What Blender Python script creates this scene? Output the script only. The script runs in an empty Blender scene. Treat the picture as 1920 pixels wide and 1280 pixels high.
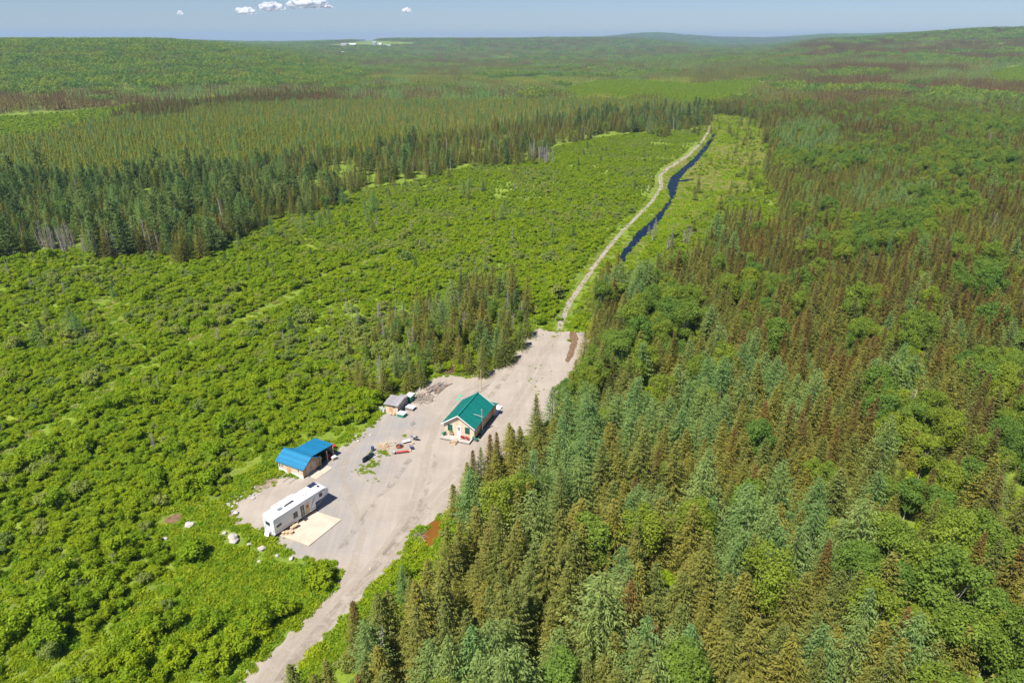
import bpy, math, random
import numpy as np
from mathutils import Vector, Matrix

# ------------------------------------------------------------------ camera, sky, sun, exposure
SC = bpy.context.scene
COL = SC.collection
PITCH = math.radians(23.8); CAMH = 70.0; FPX = 1280.0
cam = bpy.data.cameras.new("camera"); camo = bpy.data.objects.new("camera", cam); COL.objects.link(camo)
cam.sensor_width = 36; cam.lens = 24; cam.clip_start = 1; cam.clip_end = 60000
camo.location = (0, 0, CAMH); camo.rotation_euler = (math.pi/2 - PITCH, 0, 0)
SC.camera = camo
SUN_AZ = math.radians(180 + 38); SUN_EL = math.radians(59)
world = bpy.data.worlds.new("World"); SC.world = world; world.use_nodes = True
wn = world.node_tree; bg = wn.nodes["Background"]
sky = wn.nodes.new("ShaderNodeTexSky"); sky.sky_type = 'NISHITA'; sky.sun_disc = False
sky.sun_elevation = SUN_EL; sky.sun_rotation = SUN_AZ; sky.altitude = 200
sky.air_density = 1.0; sky.dust_density = .1; sky.ozone_density = 4.0
tint = wn.nodes.new("ShaderNodeMix"); tint.data_type = 'RGBA'; tint.blend_type = 'MULTIPLY'; tint.inputs[0].default_value = 1.0
tint.inputs[7].default_value = (.78, .86, 1.10, 1); wn.links.new(sky.outputs[0], tint.inputs[6])
wn.links.new(tint.outputs[2], bg.inputs[0]); bg.inputs[1].default_value = 0.055
sl = bpy.data.lights.new("sun", 'SUN'); sl.energy = 4.8; sl.angle = math.radians(0.53); sl.color = (1.0, 0.955, 0.88)
so = bpy.data.objects.new("sun", sl); COL.objects.link(so)
sd = Vector((math.sin(SUN_AZ)*math.cos(SUN_EL), math.cos(SUN_AZ)*math.cos(SUN_EL), math.sin(SUN_EL)))
so.rotation_euler = sd.to_track_quat('Z', 'Y').to_euler(); so.location = (0, 0, 300)
SC.view_settings.view_transform = 'Standard'; SC.view_settings.look = 'None'
SC.view_settings.exposure = 0.76; SC.view_settings.gamma = 1.0
SC.cycles.max_bounces = 5; SC.cycles.diffuse_bounces = 3; SC.cycles.transmission_bounces = 3
SC.cycles.volume_bounces = 0; SC.cycles.caustics_reflective = False; SC.cycles.caustics_refractive = False

random.seed(7); RNG = np.random.default_rng(11)

# ------------------------------------------------------------------ pixel <-> ground (photo is 1920 x 1280)
cP, sP = math.cos(PITCH), math.sin(PITCH)
def G(px, py, z=0.0):
    u = (px-960)/FPX; v = (640-py)/FPX
    dy = cP + v*sP; dz = -sP + v*cP
    t = (z-CAMH)/dz
    return (u*t, dy*t)
def project(x, y, z):
    x = np.asarray(x, float); y = np.asarray(y, float); z = np.asarray(z, float)-CAMH
    d = y*cP - z*sP; w = y*sP + z*cP
    d = np.where(d < 0.1, 0.1, d)
    return 960+FPX*x/d, 640-FPX*w/d, d
def inpoly(px, py, poly):
    px = np.asarray(px); py = np.asarray(py); r = np.zeros(px.shape, bool); n = len(poly)
    for i in range(n):
        x0, y0 = poly[i]; x1, y1 = poly[(i+1) % n]
        c = ((y0 > py) != (y1 > py))
        r ^= c & (px < (x1-x0)*(py-y0)/((y1-y0) if y1 != y0 else 1e-9)+x0)
    return r
def polydist(x, y, pts):
    best = np.full(np.shape(x), 1e9)
    for (x0, y0), (x1, y1) in zip(pts, pts[1:]):
        dx, dy = x1-x0, y1-y0
        t = np.clip(((x-x0)*dx+(y-y0)*dy)/(dx*dx+dy*dy), 0, 1)
        best = np.minimum(best, np.hypot(x-x0-t*dx, y-y0-t*dy))
    return best
_lat = RNG.random((256, 256))
def vnoise(x, y, s, seed=0):
    x = np.asarray(x)/s+seed*17.3+1000; y = np.asarray(y)/s+seed*9.7+1000
    xi = np.floor(x).astype(int); yi = np.floor(y).astype(int); fx = x-xi; fy = y-yi
    fx = fx*fx*(3-2*fx); fy = fy*fy*(3-2*fy)
    g = lambda a, b: _lat[a & 255, b & 255]
    return (g(xi, yi)*(1-fx)+g(xi+1, yi)*fx)*(1-fy)+(g(xi, yi+1)*(1-fx)+g(xi+1, yi+1)*fx)*fy
def fbm(x, y, s, seed=0):
    return (vnoise(x, y, s, seed)*.55+vnoise(x, y, s*.45, seed+3)*.3+vnoise(x, y, s*.2, seed+5)*.15)
def sst(a, b, x):
    t = np.clip((x-a)/(b-a), 0, 1); return t*t*(3-2*t)

# terrain: flat around the yard, rising to low wooded ridges far away
def height(x, y):
    x = np.asarray(x, float); y = np.asarray(y, float)
    r = np.hypot(x, y); yy = np.maximum(y, 1.0)
    u = 960+1399*x/yy; u = np.where(y < 200, np.where(x < 0, -3000, 5000), u)
    h = np.zeros_like(r)
    left = 1-sst(250, 780, u)
    h += left*(61*sst(850, 1900, r)+5*(vnoise(x, y, 380, 1)-.5)*sst(1000, 1600, r))*1.0
    mid = sst(430, 760, u)
    h += mid*(1-sst(1150, 1400, u))*(66+4*np.sin(u/140.))*sst(2600, 4800, r)
    right = sst(1150, 1500, u)
    h += right*(24*sst(1000, 2000, r)) + sst(1420, 1560, u)*(46*sst(1900, 3300, r)+28*sst(1560, 1920, u)*sst(2200, 3500, r))
    h += sst(1350, 1500, u)*4*np.sin(u/90.)*sst(2200, 3400, r)
    h += (sst(1080, 1230, u)*(1-sst(1290, 1520, u)*.3))*78*sst(6000, 9500, r)
    h += 9*np.exp(-((u-1235)/45)**2)*sst(7500, 9500, r)
    h += (fbm(x, y, 600, 4)-.5)*14*sst(900, 2200, r)
    return h

# ------------------------------------------------------------------ materials
MATS = {}
def nodes_of(m):
    m.use_nodes = True; nt = m.node_tree; return nt, nt.nodes["Principled BSDF"], nt.nodes["Material Output"]
def mixc(nt, fac, a, b, mode='MIX'):
    n = nt.nodes.new("ShaderNodeMix"); n.data_type = 'RGBA'; n.blend_type = mode
    for sock, v in ((n.inputs[0], fac), (n.inputs[6], a), (n.inputs[7], b)):
        if isinstance(v, (int, float)): sock.default_value = v
        elif isinstance(v, tuple): sock.default_value = v+(1,)
        else: nt.links.new(v, sock)
    return n.outputs[2]
def noise_n(nt, vec, scale, detail=3, rough=.55):
    n = nt.nodes.new("ShaderNodeTexNoise"); n.inputs["Scale"].default_value = scale
    n.inputs["Detail"].default_value = detail; n.inputs["Roughness"].default_value = rough
    if vec is not None: nt.links.new(vec, n.inputs["Vector"])
    return n.outputs["Fac"]
def mrange(nt, v, a, b, c=0., d=1.):
    n = nt.nodes.new("ShaderNodeMapRange"); nt.links.new(v, n.inputs[0])
    for i, k in enumerate((a, b, c, d)): n.inputs[i+1].default_value = k
    return n.outputs[0]
def mathn(nt, op, a, b=None):
    n = nt.nodes.new("ShaderNodeMath"); n.operation = op
    for i, v in enumerate((a, b)):
        if v is None: continue
        if isinstance(v, (int, float)): n.inputs[i].default_value = v
        else: nt.links.new(v, n.inputs[i])
    return n.outputs[0]
def leaf_mat(name, a, b, va, vb, trans=.28, top=None):
    """a..b by each leaf's own tint, va..vb by each plant; top = colour of the cone-laden tip"""
    m = bpy.data.materials.new(name); nt, p, out = nodes_of(m)
    at = nt.nodes.new("ShaderNodeAttribute"); at.attribute_name = "tint"
    oi = nt.nodes.new("ShaderNodeObjectInfo")
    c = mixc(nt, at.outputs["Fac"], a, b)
    if top:
        t2 = nt.nodes.new("ShaderNodeAttribute"); t2.attribute_name = "tip"
        c = mixc(nt, t2.outputs["Fac"], c, mixc(nt, at.outputs["Fac"], top, tuple(k*1.7 for k in top)))
    c = mixc(nt, 1.0, c, mixc(nt, oi.outputs["Random"], va, vb), 'MULTIPLY')
    nt.links.new(c, p.inputs["Base Color"]); p.inputs["Roughness"].default_value = .62
    p.inputs["Specular IOR Level"].default_value = .12
    tr = nt.nodes.new("ShaderNodeBsdfTranslucent"); nt.links.new(mixc(nt, 1.0, c, (1.15, 1.25, .6), 'MULTIPLY'), tr.inputs[0])
    mx = nt.nodes.new("ShaderNodeMixShader"); mx.inputs[0].default_value = trans
    nt.links.new(p.outputs[0], mx.inputs[1]); nt.links.new(tr.outputs[0], mx.inputs[2]); nt.links.new(mx.outputs[0], out.inputs[0])
    MATS[name] = m; return m
def plain(name, col, rough=.7, metal=0., var=.12, scale=6., bump=0., spec=.4):
    if name in MATS: return MATS[name]
    m = bpy.data.materials.new(name); nt, p, out = nodes_of(m)
    tc = nt.nodes.new("ShaderNodeTexCoord")
    f = noise_n(nt, tc.outputs["Object"], scale, 4)
    c = mixc(nt, mrange(nt, f, .3, .7), tuple(k*(1-var) for k in col), tuple(min(1, k*(1+var)) for k in col))
    nt.links.new(c, p.inputs["Base Color"]); p.inputs["Roughness"].default_value = rough; p.inputs["Metallic"].default_value = metal
    p.inputs["Specular IOR Level"].default_value = spec
    if bump:
        b = nt.nodes.new("ShaderNodeBump"); b.inputs["Strength"].default_value = bump; b.inputs["Distance"].default_value = .03
        nt.links.new(f, b.inputs["Height"]); nt.links.new(b.outputs[0], p.inputs["Normal"])
    MATS[name] = m; return m
def boards(name, a, b, width=.15, axis=0, rough=.75, groove=.35):
    """boards or ribs running across one object axis, each with its own tone"""
    m = bpy.data.materials.new(name); nt, p, out = nodes_of(m)
    tc = nt.nodes.new("ShaderNodeTexCoord"); sx = nt.nodes.new("ShaderNodeSeparateXYZ"); nt.links.new(tc.outputs["Object"], sx.inputs[0])
    s = mathn(nt, 'DIVIDE', sx.outputs[axis], width)
    fl = mathn(nt, 'FLOOR', s); fr = mathn(nt, 'FRACT', s)
    wn_ = nt.nodes.new("ShaderNodeTexWhiteNoise"); wn_.noise_dimensions = '1D'; nt.links.new(fl, wn_.inputs["W"])
    c = mixc(nt, wn_.outputs["Value"], a, b)
    c = mixc(nt, mrange(nt, noise_n(nt, tc.outputs["Object"], 2.2, 4), .35, .7, 0, .35), c, tuple(k*.72 for k in a))
    g = mathn(nt, 'LESS_THAN', fr, .09)
    c = mixc(nt, mathn(nt, 'MULTIPLY', g, groove), c, tuple(k*.35 for k in a))
    nt.links.new(c, p.inputs["Base Color"]); p.inputs["Roughness"].default_value = rough
    MATS[name] = m; return m

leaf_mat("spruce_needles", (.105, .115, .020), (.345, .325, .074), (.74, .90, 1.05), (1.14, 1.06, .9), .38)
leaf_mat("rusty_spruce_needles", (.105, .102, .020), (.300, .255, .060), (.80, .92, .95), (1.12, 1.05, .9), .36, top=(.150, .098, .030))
leaf_mat("larch_needles", (.120, .195, .060), (.315, .415, .135), (.80, .95, .95), (1.2, 1.06, .95), .42)
leaf_mat("pine_needles", (.060, .110, .030), (.190, .265, .080), (.80, .92, .9), (1.3, 1.10, 1.0), .32)
leaf_mat("birch_leaves", (.095, .165, .018), (.255, .350, .052), (.75, .88, 1.1), (1.35, 1.12, .8), .40)
leaf_mat("alder_leaves", (.140, .220, .006), (.355, .455, .018), (.80, .90, 1.05), (1.14, 1.06, .9), .46)
leaf_mat("weed_leaves", (.175, .285, .010), (.350, .450, .026), (.75, .88, .9), (1.25, 1.06, .9), .45)
leaf_mat("dry_grass", (.25, .28, .06), (.46, .43, .16), (.8, .9, .8), (1.2, 1.05, 1.1), .35)
leaf_mat("young_conifer_needles", (.140, .190, .022), (.430, .440, .085), (.72, .90, .95), (1.3, 1.08, .9), .42)
leaf_mat("brown_spruce_needles", (.100, .066, .026), (.230, .150, .060), (.85, .92, .9), (1.2, 1.0, .9), .3)
leaf_mat("pale_bog_needles", (.200, .205, .050), (.460, .420, .150), (.8, .92, .9), (1.2, 1.05, .9), .4)
leaf_mat("willow_leaves", (.150, .205, .030), (.350, .410, .085), (.72, .85, .9), (1.2, 1.08, 1.2), .42)
leaf_mat("dead_twigs", (.19, .165, .14), (.38, .34, .29), (.85, .85, .85), (1.15, 1.1, 1.1), .05)
plain("bark_grey", (.16, .13, .105), .9, var=.3, scale=3)
plain("bark_pale", (.42, .39, .34), .85, var=.35, scale=4)

# ------------------------------------------------------------------ object helpers
def tag(o, label=None, cat=None, group=None, kind=None):
    if label: o["label"] = label
    if cat: o["category"] = cat
    if group: o["group"] = group
    if kind: o["kind"] = kind
    return o
def np_mesh(name, V, F, mats, tint=None, tip=None, mi=None, smooth=False):
    """V (N,3); F list of index arrays (all same length per array)"""
    me = bpy.data.meshes.new(name)
    V = np.asarray(V, np.float32); F = [np.asarray(f, np.int32) for f in F if len(f)]
    me.vertices.add(len(V)); me.vertices.foreach_set("co", V.ravel())
    loops = np.concatenate([f.ravel() for f in F]); tot = np.concatenate([np.full(len(f), f.shape[1]) for f in F])
    me.loops.add(len(loops)); me.loops.foreach_set("vertex_index", loops)
    me.polygons.add(len(tot)); st = np.concatenate([[0], np.cumsum(tot)[:-1]])
    me.polygons.foreach_set("loop_start", st.astype(np.int32))
    if mi is not None: me.polygons.foreach_set("material_index", np.asarray(mi, np.int32))
    if smooth: me.polygons.foreach_set("use_smooth", np.ones(len(tot), bool))
    for m in mats: me.materials.append(MATS[m] if isinstance(m, str) else m)
    if tint is not None:
        a = me.attributes.new("tint", 'FLOAT', 'FACE'); a.data.foreach_set("value", np.asarray(tint, np.float32))
    if tip is not None:
        a = me.attributes.new("tip", 'FLOAT', 'FACE'); a.data.foreach_set("value", np.asarray(tip, np.float32))
    me.update(calc_edges=True); return me
def add(name, me, parent=None, loc=None):
    o = bpy.data.objects.new(name, me); COL.objects.link(o)
    if parent: o.parent = parent
    if loc: o.location = loc
    return o
def thing(name, label, cat, loc=(0, 0, 0), head=0, group=None):
    """Empty at the thing's base; head = compass heading of local +Y, clockwise, degrees"""
    o = bpy.data.objects.new(name, None); COL.objects.link(o); o.empty_display_size = .3
    o.location = loc; o.rotation_euler = (0, 0, -math.radians(head)); tag(o, label, cat, group); return o
class MB:
    def __init__(s): s.v = []; s.f = []
    def poly(s, pts, faces):
        b = len(s.v); s.v += [tuple(p) for p in pts]; s.f += [tuple(i+b for i in f) for f in faces]; return s
    def box(s, x0, x1, y0, y1, z0, z1, M=None, bev=0):
        p = [(x, y, z) for z in (z0, z1) for x, y in ((x0, y0), (x1, y0), (x1, y1), (x0, y1))]
        if M is not None: p = [tuple(M @ Vector(q)) for q in p]
        return s.poly(p, [(3, 2, 1, 0), (4, 5, 6, 7), (0, 1, 5, 4), (1, 2, 6, 5), (2, 3, 7, 6), (3, 0, 4, 7)])
    def tube(s, a, b, r0, r1=None, n=8):
        r1 = r0 if r1 is None else r1; a = Vector(a); b = Vector(b); d = (b-a).normalized()
        u = d.orthogonal().normalized(); w = d.cross(u)
        p = [tuple(a+(u*math.cos(t)+w*math.sin(t))*r0) for t in [2*math.pi*i/n for i in range(n)]]
        p += [tuple(b+(u*math.cos(t)+w*math.sin(t))*r1) for t in [2*math.pi*i/n for i in range(n)]]
        return s.poly(p, [(i, (i+1) % n, n+(i+1) % n, n+i) for i in range(n)]+[tuple(range(n-1, -1, -1)), tuple(range(n, 2*n))])
    def prism(s, outline, x0, x1):
        """outline of (y, z) extruded along x"""
        n = len(outline)
        p = [(x0, y, z) for y, z in outline]+[(x1, y, z) for y, z in outline]
        return s.poly(p, [(i, (i+1) % n, n+(i+1) % n, n+i) for i in range(n)]+[tuple(range(n-1, -1, -1)), tuple(range(n, 2*n))])
    def prismy(s, outline, y0, y1):
        n = len(outline)
        p = [(x, y0, z) for x, z in outline]+[(x, y1, z) for x, z in outline]
        return s.poly(p, [(i, n+i, n+(i+1) % n, (i+1) % n) for i in range(n)]+[tuple(range(n)), tuple(range(2*n-1, n-1, -1))])
    def lathe(s, prof, n=12, c=(0, 0, 0)):
        b = []
        for r, z in prof: b += [(c[0]+r*math.cos(2*math.pi*i/n), c[1]+r*math.sin(2*math.pi*i/n), c[2]+z) for i in range(n)]
        f = [(k*n+i, k*n+(i+1) % n, (k+1)*n+(i+1) % n, (k+1)*n+i) for k in range(len(prof)-1) for i in range(n)]
        f += [tuple(range(n-1, -1, -1)), tuple(range((len(prof)-1)*n, len(prof)*n))]
        return s.poly(b, f)
    def mesh(s, name, mat, bevel=0):
        me = bpy.data.meshes.new(name); me.from_pydata(s.v, [], s.f); me.materials.append(MATS[mat] if isinstance(mat, str) else mat)
        me.update(); return me
    def build(s, name, mat, parent=None, loc=None, bevel=0):
        o = add(name, s.mesh(name, mat), parent, loc)
        if bevel:
            import bmesh
            bm = bmesh.new(); bm.from_mesh(o.data); bmesh.ops.recalc_face_normals(bm, faces=bm.faces)
            bmesh.ops.bevel(bm, geom=[e for e in bm.edges], offset=bevel, segments=2, affect='EDGES', clamp_overlap=True)
            bm.to_mesh(o.data); bm.free()
        return o
def rot(ax, deg, c=(0, 0, 0)):
    c = Vector(c); return Matrix.Translation(c) @ Matrix.Rotation(math.radians(deg), 4, ax) @ Matrix.Translation(-c)

# ------------------------------------------------------------------ zones in photo pixels (where a thing's foot stands)
YARD = [(420,1320),(448,1280),(470,1250),(494,1232),(543,1186),(587,1142),(622,1103),(640,1080),(622,1060),(585,1050),(560,1048),(540,1037),(516,1014),(488,1000),(455,985),
        (437,968),(440,950),(452,932),(470,925),(500,915),(520,905),(530,893),(560,893),(585,880),(600,868),(618,852),(640,838),(672,818),(700,795),(712,775),(735,752),(752,742),(765,738),
        (790,722),(812,708),(835,702),(880,706),(900,698),(930,688),(958,668),(976,650),(985,632),(1000,615),(1020,616),(1040,622),(1062,620),(1100,624),
        (1112,640),(1100,660),(1085,690),(1065,730),(1045,780),(1012,800),(978,830),(940,866),(900,896),(866,930),(842,955),(822,975),(800,985),(785,988),
        (780,1005),(764,1030),(748,1052),(726,1074),(698,1104),(676,1130),(650,1160),(624,1188),(598,1215),(556,1250),(545,1290),(530,1340)]
TRAIL = [(1046,632),(1052,605),(1068,568),(1090,535),(1112,503),(1140,465),(1168,433),(1198,403),(1225,375),(1240,350),(1238,330),(1250,318),(1290,293),(1313,270),(1328,247),(1338,215)]
CREEK = [(1160,492),(1164,472),(1184,452),(1190,438),(1216,418),(1240,392),(1256,372),(1251,350),(1256,334),(1270,323),(1300,298),(1323,270),(1338,250),(1342,252),
         (1330,276),(1306,305),(1283,326),(1274,338),(1300,336),(1301,339),(1273,343),(1271,350),(1266,367),(1256,388),(1242,411),(1219,436),(1203,450),(1184,470),(1172,492)]
POND = [(789,1004),(795,992),(808,980),(822,968),(832,975),(828,1000),(818,1015),(803,1026),(795,1030),(789,1018)]
DITCH = [(1071,620),(1080,622),(1085,634),(1080,652),(1074,668),(1064,680),(1060,676),(1068,655),(1070,640),(1066,628)]
MEADOW = [(1085,585),(1105,540),(1150,490),(1205,410),(1235,375),(1240,325),(1300,285),(1330,215),(1400,222),(1430,245),(1436,330),(1390,360),(1330,392),(1290,425),(1250,450),(1205,468),(1180,500),(1150,520),(1110,560),(1095,590)]
TRAILSIDE = [(1030,632),(1045,590),(1080,530),(1130,462),(1190,395),(1222,355),(1228,325),(1290,280),(1325,240),(1330,215)]
FIELD = [(330,960),(400,962),(440,958),(470,990),(520,1020),(560,1052),(600,1062),(640,1080),(625,1105),(600,1140),(560,1175),(510,1165),(450,1140),(400,1150),(350,1200),(290,1280),(250,1290),(300,1180),(345,1110),(330,1060),(300,1010),(290,985)]
SHEDGRASS = [(438,900),(470,880),(516,880),(530,905),(500,925),(455,940),(430,925)]
ROADSIDE = [(740,1030),(790,1000),(840,1010),(850,1060),(830,1120),(790,1150),(750,1190),(690,1215),(640,1240),(590,1290),(540,1290),(560,1230),(620,1160),(690,1075)]
BANDS = [[(-40,905),(60,830),(150,770),(250,705),(330,655),(430,615),(520,570),(620,515),(720,480)], [(345,640),(400,575),(470,540),(560,520)], [(190,560),(215,600),(255,655)], [(60,1280),(180,1230),(260,1150),(330,1080)]]
BANDW = [3.4, 2.2, 3.4, 2.6]
RFOREST = [(1112,628),(1106,600),(1118,560),(1145,540),(1185,560),(1240,528),(1280,505),(1320,478),(1352,445),(1400,425),(1425,455),(1444,440),(1440,340),(1432,280),(1424,245),(1400,220),(1340,214),(1345,150),(2400,150),(2600,1700),
           (400,1700),(520,1400),(590,1330),(630,1285),(660,1240),(690,1210),(735,1190),(765,1150),(802,1115),(842,1090),(862,1045),(858,1000),(852,968),(860,935),(905,892),(945,856),(985,818),(1018,786),(1042,735),(1072,690)]
YFOREST = [(640,740),(655,700),(700,640),(760,600),(830,575),(880,545),(960,545),(995,590),(985,625),(975,645),(955,665),(928,682),(900,695),(850,690),(826,688),(822,705),(800,715),(775,722),(755,738),(700,752)]
LFOREST = [(-600,540),(-60,500),(0,488),(60,483),(130,474),(240,478),(300,480),(330,490),(380,492),(400,484),(430,465),(480,438),(540,408),(600,398),(650,364),(700,354),(760,344),(850,320),(930,308),(1005,300),(1030,280),(1100,262),(1200,250),(1300,245),(1334,226),(1345,150),(1345,60),(-600,60)]
LBAND = [(-600,540),(-60,500),(0,488),(60,483),(130,474),(240,478),(300,480),(330,490),(380,492),(400,484),(430,465),(480,438),(540,408),(600,398),(650,364),(700,354),(760,344),(850,320),(930,308),(1005,300),(1030,280),(1100,262),(1200,250),(1300,245),(1334,226),
         (1330,206),(1100,222),(1000,236),(860,262),(700,285),(540,310),(400,330),(200,345),(0,350),(-600,380)]
LMEADOW = [(-400,225),(0,220),(120,212),(230,200),(420,182),(560,176),(560,182),(420,192),(250,222),(160,240),(60,262),(-400,285)]
FARGREEN = [[(1030,182),(1060,165),(1120,152),(1180,150),(1240,153),(1300,158),(1420,148),(1426,165),(1400,182),(1370,196),(1330,205),(1230,190),(1120,185)],
            [(1850,152),(1860,132),(1920,124),(2100,120),(2100,160),(1960,162),(1880,160)], [(700,166),(760,158),(830,156),(830,162),(760,168)], [(900,148),(1000,146),(1110,128),(1110,133),(1010,153)]]
TRAILG = [G(*p) for p in TRAIL]; TSIDEG = [G(*p) for p in TRAILSIDE]; BANDG = [[G(*p) for p in b] for b in BANDS]

# ------------------------------------------------------------------ ground, one sheet to the horizon
def ground_material():
    m = bpy.data.materials.new("ground_cover"); nt, p, out = nodes_of(m)
    tc = nt.nodes.new("ShaderNodeTexCoord"); v = tc.outputs["Object"]
    big = noise_n(nt, v, .012, 4); mid = noise_n(nt, v, .12, 5, .65); fine = noise_n(nt, v, 1.1, 4, .7)
    c = mixc(nt, mrange(nt, mid, .35, .65), (.120, .200, .020), (.220, .290, .032))
    c = mixc(nt, mrange(nt, big, .45, .65, 0, .6), c, (.130, .130, .035))
    c = mixc(nt, mrange(nt, fine, .5, .72, 0, .65), c, (.10, .09, .04))
    nt.links.new(c, p.inputs["Base Color"]); p.inputs["Roughness"].default_value = .95; p.inputs["Specular IOR Level"].default_value = .1
    b = nt.nodes.new("ShaderNodeBump"); b.inputs["Distance"].default_value = .3; b.inputs["Strength"].default_value = .8
    nt.links.new(fine, b.inputs["Height"]); nt.links.new(b.outputs[0], p.inputs["Normal"])
    MATS["ground_cover"] = m
ground_material()
def build_ground():
    na, rr = 720, np.concatenate([[0.], np.geomspace(20, 800, 30), np.geomspace(860, 14000, 110)])
    A = np.arange(na)*2*np.pi/na
    R, T = np.meshgrid(rr[1:], A, indexing='ij')
    X = R*np.sin(T); Y = R*np.cos(T); Z = height(X, Y)
    V = np.concatenate([[[0, 0, 0]], np.stack([X, Y, Z], -1).reshape(-1, 3)])
    i = np.arange(na); j = (i+1) % na
    tri = np.stack([np.zeros(na, int), 1+j, 1+i], 1); quads = []
    for k in range(len(rr)-2):
        quads.append(np.stack([1+k*na+i, 1+k*na+j, 1+(k+1)*na+j, 1+(k+1)*na+i], 1))
    me = np_mesh("ground", V, [tri, np.concatenate(quads)], ["ground_cover"], smooth=True)
    tag(add("ground", me), kind="structure")
build_ground()

def flat_poly(name, pts_px, z, mat, kind="structure", jitter=.35, step=.8, ground=None):
    pts = [G(*p) for p in pts_px] if ground is None else ground
    out = []
    n = len(pts)
    for i in range(n):
        a = Vector(pts[i]); b = Vector(pts[(i+1) % n]); k = max(1, int((b-a).length/step))
        for t in range(k):
            q = a.lerp(b, t/k); out.append((q.x+random.uniform(-jitter, jitter), q.y+random.uniform(-jitter, jitter)))
    import bmesh
    bm = bmesh.new(); vs = [bm.verts.new((x, y, z)) for x, y in out]
    f = bm.faces.new(vs); bmesh.ops.triangulate(bm, faces=[f], ngon_method='EAR_CLIP')
    bmesh.ops.recalc_face_normals(bm, faces=bm.faces)
    for f in bm.faces:
        if f.normal.z < 0: f.normal_flip()
    me = bpy.data.meshes.new(name); bm.to_mesh(me); bm.free(); me.materials.append(MATS[mat])
    o = add(name, me); tag(o, kind=kind); return o

def gravel_material():
    m = bpy.data.materials.new("gravel"); nt, p, out = nodes_of(m)
    tc = nt.nodes.new("ShaderNodeTexCoord"); v = tc.outputs["Object"]
    def blob(x, y, r0, r1):
        d = nt.nodes.new("ShaderNodeVectorMath"); d.operation = 'DISTANCE'; nt.links.new(v, d.inputs[0]); d.inputs[1].default_value = (x, y, 0)
        w = mathn(nt, 'ADD', d.outputs["Value"], mrange(nt, noise_n(nt, v, .25, 5, .65), .2, .8, -4., 4.))
        return mrange(nt, w, r0, r1, 1, 0)
    n1 = noise_n(nt, v, .16, 6, .68); n2 = noise_n(nt, v, .7, 6, .7); n3 = noise_n(nt, v, 5., 4, .8)
    c = mixc(nt, mrange(nt, n1, .3, .7), (.295, .248, .202), (.385, .332, .277))
    for px, py, r0, r1 in ((640,1000,0,8),(620,930,0,8),(700,880,0,8),(760,790,0,7),(655,850,2,7),(690,815,2,6),(720,790,2,7),(620,885,1,6),(560,1030,0,4.5),(600,960,0,5),(520,1025,0,3.5)):
        x, y = G(px, py); c = mixc(nt, mathn(nt, 'MULTIPLY', blob(x, y, r0, r1), .62), c, (.255, .245, .235))
    # wheel streaks along the road
    mp = nt.nodes.new("ShaderNodeMapping"); nt.links.new(v, mp.inputs[0]); mp.inputs["Rotation"].default_value = (0, 0, math.radians(30)); mp.inputs["Scale"].default_value = (1.1, .035, 1)
    st = noise_n(nt, mp.outputs[0], 1.0, 5, .6)
    c = mixc(nt, mrange(nt, st, .48, .68, 0, .35), c, (.42, .362, .30))
    c = mixc(nt, mrange(nt, st, .45, .3, 0, .25), c, (.25, .20, .155))
    c = mixc(nt, mrange(nt, n2, .58, .75, 0, .5), c, (.22, .178, .135))
    c = mixc(nt, mrange(nt, n3, .60, .75, 0, .65), c, (.18, .15, .12))
    c = mixc(nt, mrange(nt, n3, .40, .28, 0, .5), c, (.46, .42, .38))
    nt.links.new(c, p.inputs["Base Color"]); p.inputs["Roughness"].default_value = .95; p.inputs["Specular IOR Level"].default_value = .15
    b = nt.nodes.new("ShaderNodeBump"); b.inputs["Distance"].default_value = .12; b.inputs["Strength"].default_value = .7
    nt.links.new(mixc(nt, .5, n2, n3), b.inputs["Height"]); nt.links.new(b.outputs[0], p.inputs["Normal"])
    MATS["gravel"] = m
gravel_material()
plain("trail_sand", (.30, .26, .205), .95, var=.25, scale=.8)
plain("mud", (.17, .105, .055), .6, var=.4, scale=1.2)
plain("dry_soil", (.25, .19, .135), .95, var=.35, scale=.9)
def water_mat(name, col, rough=.08, spec=.5):
    m = bpy.data.materials.new(name); nt, p, out = nodes_of(m)
    tc = nt.nodes.new("ShaderNodeTexCoord"); n = noise_n(nt, tc.outputs["Object"], .35, 3)
    nt.links.new(mixc(nt, n, tuple(k*.7 for k in col), tuple(k*1.25 for k in col)), p.inputs["Base Color"])
    p.inputs["Roughness"].default_value = rough; p.inputs["Specular IOR Level"].default_value = spec
    if spec < .2:
        df = nt.nodes.new("ShaderNodeBsdfDiffuse"); df.inputs[0].default_value = col+(1,); gl = nt.nodes.new("ShaderNodeBsdfGlossy"); gl.inputs["Roughness"].default_value = rough
        mx = nt.nodes.new("ShaderNodeMixShader"); nt.links.new(mrange(nt, n, .3, .7, .07, .22), mx.inputs[0]); nt.links.new(df.outputs[0], mx.inputs[1]); nt.links.new(gl.outputs[0], mx.inputs[2]); nt.links.new(mx.outputs[0], out.inputs[0])
    MATS[name] = m
water_mat("creek_water", (.004, .009, .018), .12, .10)
water_mat("rusty_water", (.19, .078, .008), .1, .3)

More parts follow.
